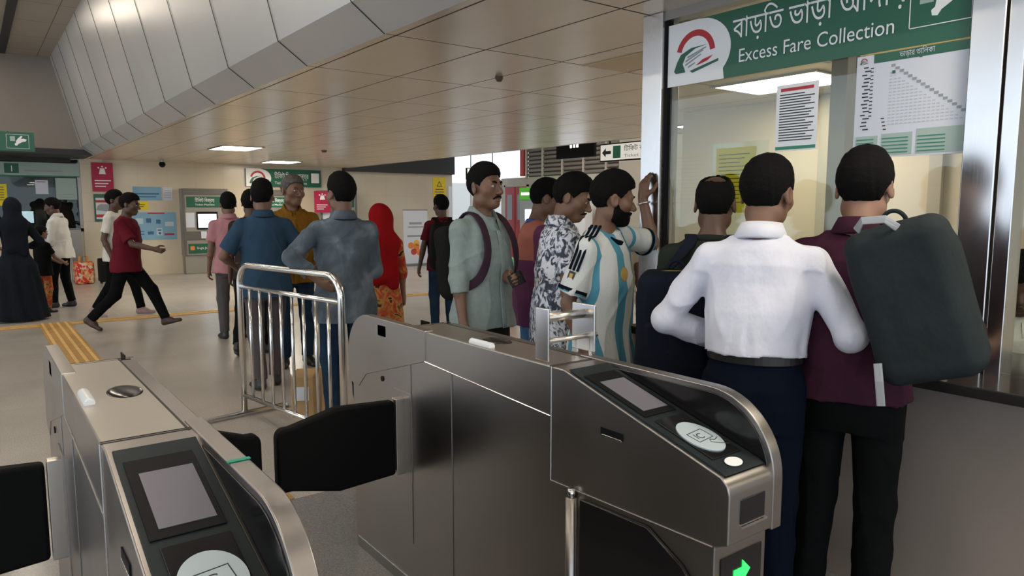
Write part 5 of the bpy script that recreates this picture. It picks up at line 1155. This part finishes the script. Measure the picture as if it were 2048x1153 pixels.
bp2 = backpack(J, 'navy backpack with a yellow zip on the balding man, left of the silver swing gate', C_navyp, C_navyp, (.16, .11, .25), (-.09, -.27, 1.06), (6, 0, 14), (1, -1), mat('zip_yellow', (.55, .36, .03), .5), res=.008)

# man in the sky-blue striped jersey, hand up on the booth post
J = person('bearded man in a sky blue striped jersey, hand raised to the booth post', (2.50, 2.58), 160, 1.69, dict(mat=C_arg, sleeve='short', hem=.76, collar='crew', cmat=C_navy, loose=.022, flare=.012, sl=.82, sw=1.1, wr=.007, seed=9), dict(mat=C_black), dict(top=.024, side=.008, beard=.009, mustache=.9, mess=.003), dict(lean=(3, 2, 0), head=(-40, 8, 0), shrug=(0, .05), armL=dict(world=(2.865, 2.66, 1.545), pole=(.2, -.2, -1), dir=(.12, 0, 1), thumb=(.1, -1, 0), palm=(1, 0, 0), curl=(10, 14, 18, 22)), armR=dict(w=(.245, .02, .86), pole=(.3, -1, 0))), SKIN, res=.006, bw=.98)
JA = J; wrist_band(J, 'L', mat('watch_silver', (.6, .6, .6), .25, .8))
S_ = J['S']; sh, el = J['shR'], J['elR']; ua = nrm(el - sh); out = nrm(V3(1, 0, .1) - (V3(1, 0, .1) @ ua) * ua); fw_ = np.cross(ua, out)
for k in (-1, 0, 1):                                               # three dark stripes over the shoulder
    ctl = [J['up']((.075, -.02 + k * .024, 1.486)), sh + J['R'] @ V3(-.03, k * .024, .066), sh + J['R'] @ V3(.020, k * .023, .060), sh + out * .060 + ua * .03 + fw_ * k * -.022, sh + ua * .12 + out * .0655 + fw_ * k * -.022]; pts = []
    for q in range(4):
        p0, p1, p2, p3 = ctl[max(q - 1, 0)], ctl[q], ctl[q + 1], ctl[min(q + 2, 4)]
        for t_ in (0, .25, .5, .75): pts.append(.5 * (2 * p1 + (p2 - p0) * t_ + (2 * p0 - 5 * p1 + 4 * p2 - p3) * t_ ** 2 + (3 * p1 - p0 - 3 * p2 + p3) * t_ ** 3))
    pts.append(ctl[-1])
    b = MB(); b.tube([p * S_ for p in pts], 0, 8, flat=(.0065, .0035, V3(.6, 0, .8))); b.build('shoulder_stripe', C_navy, J['root'], smooth=True)
def sleeve_ring(J, n, t_, r, hgt, m, name):
    sh, el = J['sh' + n], J['el' + n]; u = nrm(el - sh); a = nrm(np.cross(u, V3(0, 1, 0))); b_ = np.cross(u, a); S = J['S']; b = MB(); rows = []
    for i in range(30):
        th = 2 * PI * i / 30; rows.append([b.bm.verts.new((sh + (el - sh) * t_ + u * d + (a * math.cos(th) + b_ * math.sin(th)) * rr) * S) for d, rr in ((0, r), (0, r + .004), (hgt, r + .004), (hgt, r))])
    for i in range(30):
        for q in range(4): b.bm.faces.new((rows[i][q], rows[(i + 1) % 30][q], rows[(i + 1) % 30][(q + 1) % 4], rows[i][(q + 1) % 4]))
    return b.build(name, m, J['root'], smooth=True)
for n in 'RL': sleeve_ring(J, n, .72, .0735, .020, C_navy, 'sleeve_band'); sleeve_ring(J, n, .775, .0735, .008, mat('cuff_sky', (.1, .35, .48), .7), 'sleeve_edge')
pc = sh + (el - sh) * .52 + out * .069; plate('sleeve_badge', mat('badge_black', (.02, .02, .02), .6), J['root'], tuple((pc - fw_ * .018 + ua * .03) * S_), tuple(fw_), tuple(-ua), .034, .05, .003)
plate('sleeve_badge_mark', mat('badge_gold', (.45, .30, .08), .4), J['root'], tuple((pc - fw_ * .010 + ua * .012 + out * .003) * S_), tuple(fw_), tuple(-ua), .018, .022, .002)
b = MB(); b.disc(tuple(V3(.055, .146, 1.24) * S_), (.25, 1, .05), .026, .034, (0, 0, 1), 24, .004); b.build('chest_crest', MATS['badge_gold'], J['root'])

J = person('man in a black and white floral shirt looking down, left of the jersey', (2.66, 3.10), 116, 1.71, dict(mat=C_floral, sleeve='short', hem=.74, collar='shirt', cmat=C_floral, placket=1, loose=.024, flare=.012, sw=1.08), dict(mat=C_jeanl), dict(top=.026, side=.010, mustache=.8, mess=.003), dict(lean=(3, 0, 0), head=(26, 18, 0)), SKIN, res=.007)
J = person('man in a coral tee with purple sleeves, behind the floral shirt', (2.98, 3.72), 112, 1.71, dict(mat=C_coral, sleeve='short', hem=.76, collar='crew', cmat=mat('collar_blue', (.05, .09, .30), .8), loose=.022, sw=1.08), dict(mat=C_jeanl), dict(top=.02), dict(lean=(4, 0, 0), head=(6, 14, 0)), SKIN, res=.008)
# man holding a phone
J = person('tall man in a pale sage shirt holding a phone, backpack straps over shoulders', (2.42, 3.50), 168, 1.77, dict(mat=C_light, sleeve='rolled', hem=.80, collar='shirt', vee=.07, placket=1, loose=.022, flare=.015, wr=.006, seed=12, sw=1.05), dict(mat=C_brown), dict(top=.022, side=.004, mustache=1.0, gaze=(-18, 0)), dict(head=(-3, -2, 0), armL=dict(w=(.05, .27, 1.09), pole=(-.6, -1, -.7), dir=(.35, 1, .35), thumb=(.3, -.2, 1), palm=(.3, -.2, 1), curl=(38, 42, 46, 50), thumbc=1.1), armR=dict(w=(.235, .06, .84), pole=(.4, -1, 0), dir=(.1, .25, -1), curl=14)), SKIN, res=.006)
JL = J
bp3 = backpack(J, 'dark purple backpack on the back of the man with the phone', C_bp, cloth('strap_plum', (.050, .026, .040)), (.14, .075, .22), (0, -.215, 1.17), straps=(1, -1), strapw=.026)
H_ = J['handL']; S_ = J['S']; t = thing('phone', 'dark mobile phone in the hand of the sage-shirted man', 'phone', tuple(J['root'].location), J['root'].rotation_euler.z)
pc = (H_[0] + H_[1] * .085 + H_[3] * .026) * S_; b = MB(); b.box((-.036, -.075, -.0045), (.036, .075, .0045)); bmesh.ops.transform(b.bm, matrix=basis(pc, np.cross(H_[1], H_[3]), H_[1]), verts=b.bm.verts); ph = b.build('casing', M_black, t, .003)
plate('screen', mat('phone_glass', (.02, .02, .022), .1), t, tuple(pc - np.cross(H_[1], H_[3]) * .033 - H_[1] * .07 + H_[3] * .0046), np.cross(H_[1], H_[3]), H_[1], .066, .14, .0008)

# person beyond the raised arm
J = person('person in a beige top and pale jeans beyond the raised arm by the post', (3.72, 3.75), 40, 1.66, dict(mat=C_beige, sleeve='short', hem=.86, collar='crew', loose=.02), dict(mat=C_jeanl), dict(top=.016), dict(), SKIN, res=.010)
J = person('person in a pale shirt sitting inside the booth at the right edge', (3.80, 1.22), 250, 1.66, dict(mat=C_whiteo, sleeve='short', hem=.90, collar='shirt', loose=.02), dict(mat=C_brown), dict(top=.03, side=.014), dict(pelvis=(0, 0, -.33), head=(0, 22, 0), lean=(14, 0, 0), legR=dict(a=(.12, .36, .085)), legL=dict(a=(-.12, .36, .085)), armR=dict(w=(.2, .34, .97), pole=(.6, -1, -.3)), armL=dict(w=(-.2, .34, .97), pole=(-.6, -1, -.3))), SKIN_D, res=.010)
t = thing('stool', 'round stool under the person sitting inside the booth', 'stool', (3.80, 1.22, 0)); b = MB(); b.cyl((0, 0, .40), (0, 0, .45), .17); b.build('seat', M_black, t); b = MB(); b.cyl((0, 0, .03), (0, 0, .40), .03); b.build('column', M_steeld, t); b = MB(); b.cyl((0, 0, 0), (0, 0, .03), .2); b.build('base', M_steeld, t)

# ------------------------------------------------------------------ group by the barrier
J = person('man in a washed grey denim shirt with one hand on his hip', (2.00, 4.55), 12, 1.74, dict(mat=C_denim, sleeve='rolled', sleeveL='three', hem=.74, collar='shirt', loose=.026, flare=.012, wr=.007, seed=8, sw=1.08), dict(mat=C_jean), dict(top=.026, side=.010), dict(head=(-18, 2, 0), shrug=(0, .01), armL=dict(w=(-.185, -.165, 1.035), pole=(-1, -.1, .15), dir=(.85, -.10, -.45), thumb=(.1, -.6, .8), palm=(.1, 1, 0), curl=(12, 14, 16, 20)), armR=dict(w=(.15, .24, 1.04), pole=(.3, -1, 0))), SKIN, res=.006)
J = person('man in a blue polo shirt and grey trousers, back turned, behind the barrier', (1.93, 5.98), 8, 1.74, dict(mat=C_blue, sleeve='short', hem=.78, collar='shirt', loose=.024, flare=.01, sl=.8, sw=1.12), dict(mat=C_grey), dict(top=.026, side=.010), dict(head=(20, 4, 0), armL=dict(w=(-.20, .20, 1.02), pole=(-.8, -.8, 0)), armR=dict(w=(.22, .18, 1.0), pole=(.8, -.8, 0)), legR=dict(a=(.07, .04, .085)), legL=dict(a=(-.09, -.12, .085))), SKIN, res=.008, bw=1.04)
J = person('man in a mustard shirt facing the camera side, between the blue and denim shirts', (2.41, 6.62), 192, 1.80, dict(mat=C_must, sleeve='short', hem=.79, collar='shirt', vee=.06, placket=1, loose=.022, sl=.85), dict(mat=C_jean), dict(mat=HAIR_G, top=.014, side=.007), dict(head=(-24, 2, -3), hs=1.18, armR=dict(w=(.2, .16, .98), pole=(.6, -1, 0)), armL=dict(w=(-.2, .14, .98), pole=(-.6, -1, 0))), SKIN, res=.008, bw=1.06)
J = person('man in a pink shirt behind the blue polo, facing the ticket machines', (2.36, 8.5), 10, 1.68, dict(mat=C_pink, sleeve='short', hem=.80, collar='shirt', loose=.02), dict(mat=C_grey), dict(top=.024, side=.012), dict(), SKIN, res=.010)
J = person('dark-haired person mostly hidden behind the blue polo, beside the pink shirt', (2.30, 7.5), 30, 1.69, dict(mat=C_brown, sleeve='short', hem=.80, collar='crew', loose=.02), dict(mat=C_black), dict(top=.022, side=.012), dict(legL=dict(a=(-.12, -.26, .13), toe=(0, 1, -.5))), SKIN_D, res=.010)
# woman with the red scarf
def woman(label, loc, heading, H, tunic, scarf, trouser, pose, face=True, res=.008, hem=.45, flare=.10, long_=False, skin=None, hood=.018, drape=True, strap=None):
    hp = dict(style='none', face=face)
    J = person(label, loc, heading, H, None, dict(mat=trouser, w=1.05) if not long_ else None, hp, pose, skin or SKIN_L, res=res, bw=.90)
    S = J['S']; up = J['up']; R = J['R']; root = J['root']; lo = V3(-.75, -.75, hem - .06); hi = V3(.75, .75, 1.6); F = Field(lo, hi, max(res, .009))
    A = [(hem - .02, .17 + flare, .14 + flare, 0), (.80, .185 + flare * .35, .145 + flare * .3, -.01), (.95, .170, .130, -.01), (1.08, .150, .118, 0), (1.25, .165, .125, .01), (1.35, .150, .108, -.01), (1.42, .10, .075, -.02), (1.45, .07, .06, -.02)]
    F.slices(A, np.eye(3), (0, 0, 0), 0, 0)
    if long_: 
        X, Y, Z = F.ax[0][:, None, None], F.ax[1][None, :, None], F.ax[2][None, None, :]; th = np.arctan2(Y, X + 1e-6); F.D += (np.sin(th * 9 + Z * 3) * .018 * np.clip((1.0 - Z) / .8, 0, 1)).astype(np.float32) 
    for s, n in ((1, 'R'), (-1, 'L')):
        sh, e, w = J['sh' + n], J['el' + n], J['wr' + n]; F.cone(up((0, -.02, 1.38)), sh, .055, .052, .04); F.cone(sh, e, .055, .055, .03); fa = nrm(w - e); end = e + (w - e) * (.9 if long_ else .25); F.cone(e, end, .055, .05, .02, cut=[(end, fa)])
    F.wrinkle(.006, 18, 7, (1, 1, .4)); F.cutp((0, 0, hem), (0, 0, -1)); F.cone(up((0, -.02, 1.43)), up((0, 0, 1.6)), .05, .06, 0, mode='s')
    link('tunic' if not long_ else 'abaya', F.mesh('tunic', S), tunic, root)
    c, RH, k = J['hc'], J['RH'], J['hs']; P = lambda *a: c + RH @ (V3(*a) * k)
    F = Field(np.minimum(c - .35, V3(-.4, -.4, .75 if drape else 1.0)), np.maximum(c + .3, V3(.4, .4, 1.5)), max(res, .008)); F.ell(P(0, -.015, .02), (V3(.0735, .096, .096) + hood) * k, RH, 0); F.cone(P(0, -.04, -.02), up((0, -.05, 1.40)), .10, .125, .05)
    F.cone(up((-.11, -.03, 1.37)), up((.11, -.03, 1.37)), .085, .085, .06); F.cone(up((0, .04, 1.36)), up((0, .07, 1.22)), .10, .075, .05)
    if drape: F.cone(up((.06, -.10, 1.38)), up((.10, -.12, .98)), .10, .06, .06, flat=(V3(0, 1, 0), 1.6)); F.cone(up((-.05, -.08, 1.38)), up((-.04, -.11, 1.05)), .10, .09, .06, flat=(V3(0, 1, 0), 1.5))
    if face: F.ell(P(0, .12, -.005), V3(.062, .085, .088) * k, RH, .01, 's')
    else: F.ell(P(0, .115, .006), V3(.05, .05, .018) * k, RH, .008, 's')
    F.wrinkle(.005, 26, 4, (1, 1, .5)); link('headscarf', F.mesh('headscarf', S), scarf, root); return J
woman('woman in a red headscarf and orange patterned tunic, right of the denim shirt', (2.80, 5.60), 20, 1.54, C_kameez, C_redh, C_brown, dict(head=(-40, 4, 0), armR=dict(w=(.23, .05, .80), pole=(.3, -1, 0))), True, .009, .50, .05)
woman('woman in a full black abaya and veil at the left edge, with her back turned', (.46, 11.55), 0, 1.64, C_abaya, C_abaya, C_black, dict(head=(0, 0, 0), armR=dict(w=(.20, .22, 1.05), pole=(.7, -.9, 0)), armL=dict(w=(-.2, .22, 1.05), pole=(-.7, -.9, 0))), False, .011, .03, .20, True)
J = person('small person in dark clothes with an arm held out, half hidden behind the black abaya', (.80, 12.2), 60, 1.25, dict(mat=C_black, sleeve='short', hem=.76, collar='crew', loose=.02), dict(mat=C_kameez), dict(top=.02, side=.014), dict(armR=dict(w=(.16, .34, 1.0), pole=(.5, -1, -.5)), armL=dict(w=(-.1, .36, 1.02), pole=(-.5, -1, -.5))), SKIN, res=.010)
J = person('man in an untucked white shirt and black trousers facing the ticket office', (1.06, 12.65), -58, 1.66, dict(mat=C_whiteo, sleeve='rolled', sleeveL='rolled', hem=.80, collar='shirt', loose=.03, flare=.02, wr=.008), dict(mat=C_black), dict(top=.020, side=.012), dict(lean=(4, 0, 0), head=(-12, 10, 0), armL=dict(w=(-.22, .10, .80), pole=(-.3, -1, 0)), legR=dict(a=(.09, -.08, .085)), legL=dict(a=(-.09, .10, .085))), SKIN_D, res=.010)
J = person('man in a maroon tee and dark trousers striding to the right across the hall', (1.50, 9.80), 122, 1.75, dict(mat=C_red, sleeve='short', hem=.80, collar='crew', loose=.026, flare=.01, sl=.8, sw=1.1), dict(mat=C_black), dict(top=.020, side=.012), dict(lean=(5, 0, 0), head=(0, 6, 0), legL=dict(a=(-.07, .42, .105), toe=(0, 1, .25)), legR=dict(a=(.09, -.42, .16), toe=(0, 1, -.55), pole=(0, 1, 0)), pelvis=(0, 0, -.06), armR=dict(w=(.22, .42, 1.02), pole=(.3, -.8, -.8), curl=30), armL=dict(w=(-.24, -.22, .86), pole=(-.3, -1, 0))), SKIN_D, shoe=SHOE_R, res=.009)
J = person('person in a white shirt walking just behind the maroon tee', (1.60, 11.2), 120, 1.78, dict(mat=C_whiteo, sleeve='short', hem=.80, collar='crew', loose=.02), dict(mat=C_black), dict(top=.022, side=.012), dict(legL=dict(a=(-.08, .25, .085)), legR=dict(a=(.08, -.28, .12), toe=(0, 1, -.4)), pelvis=(0, 0, -.03)), SKIN_D, shoe=cloth('shoe_pale', (.35, .25, .25)), res=.010)
J = person('person in a maroon tee and jeans wearing a black backpack at mid hall', (4.52, 7.42), 20, 1.66, dict(mat=C_red, sleeve='short', hem=.80, collar='crew', loose=.018), dict(mat=C_jean), dict(top=.024, side=.012), dict(head=(-22, 4, 0), armL=dict(w=(-.30, -.02, .84), pole=(-.4, -1, 0))), SKIN_D, res=.009)
backpack(J, 'big black backpack on the person in jeans at mid hall', C_bp, C_bp, (.19, .12, .29), (0, -.26, 1.12), res=.010)
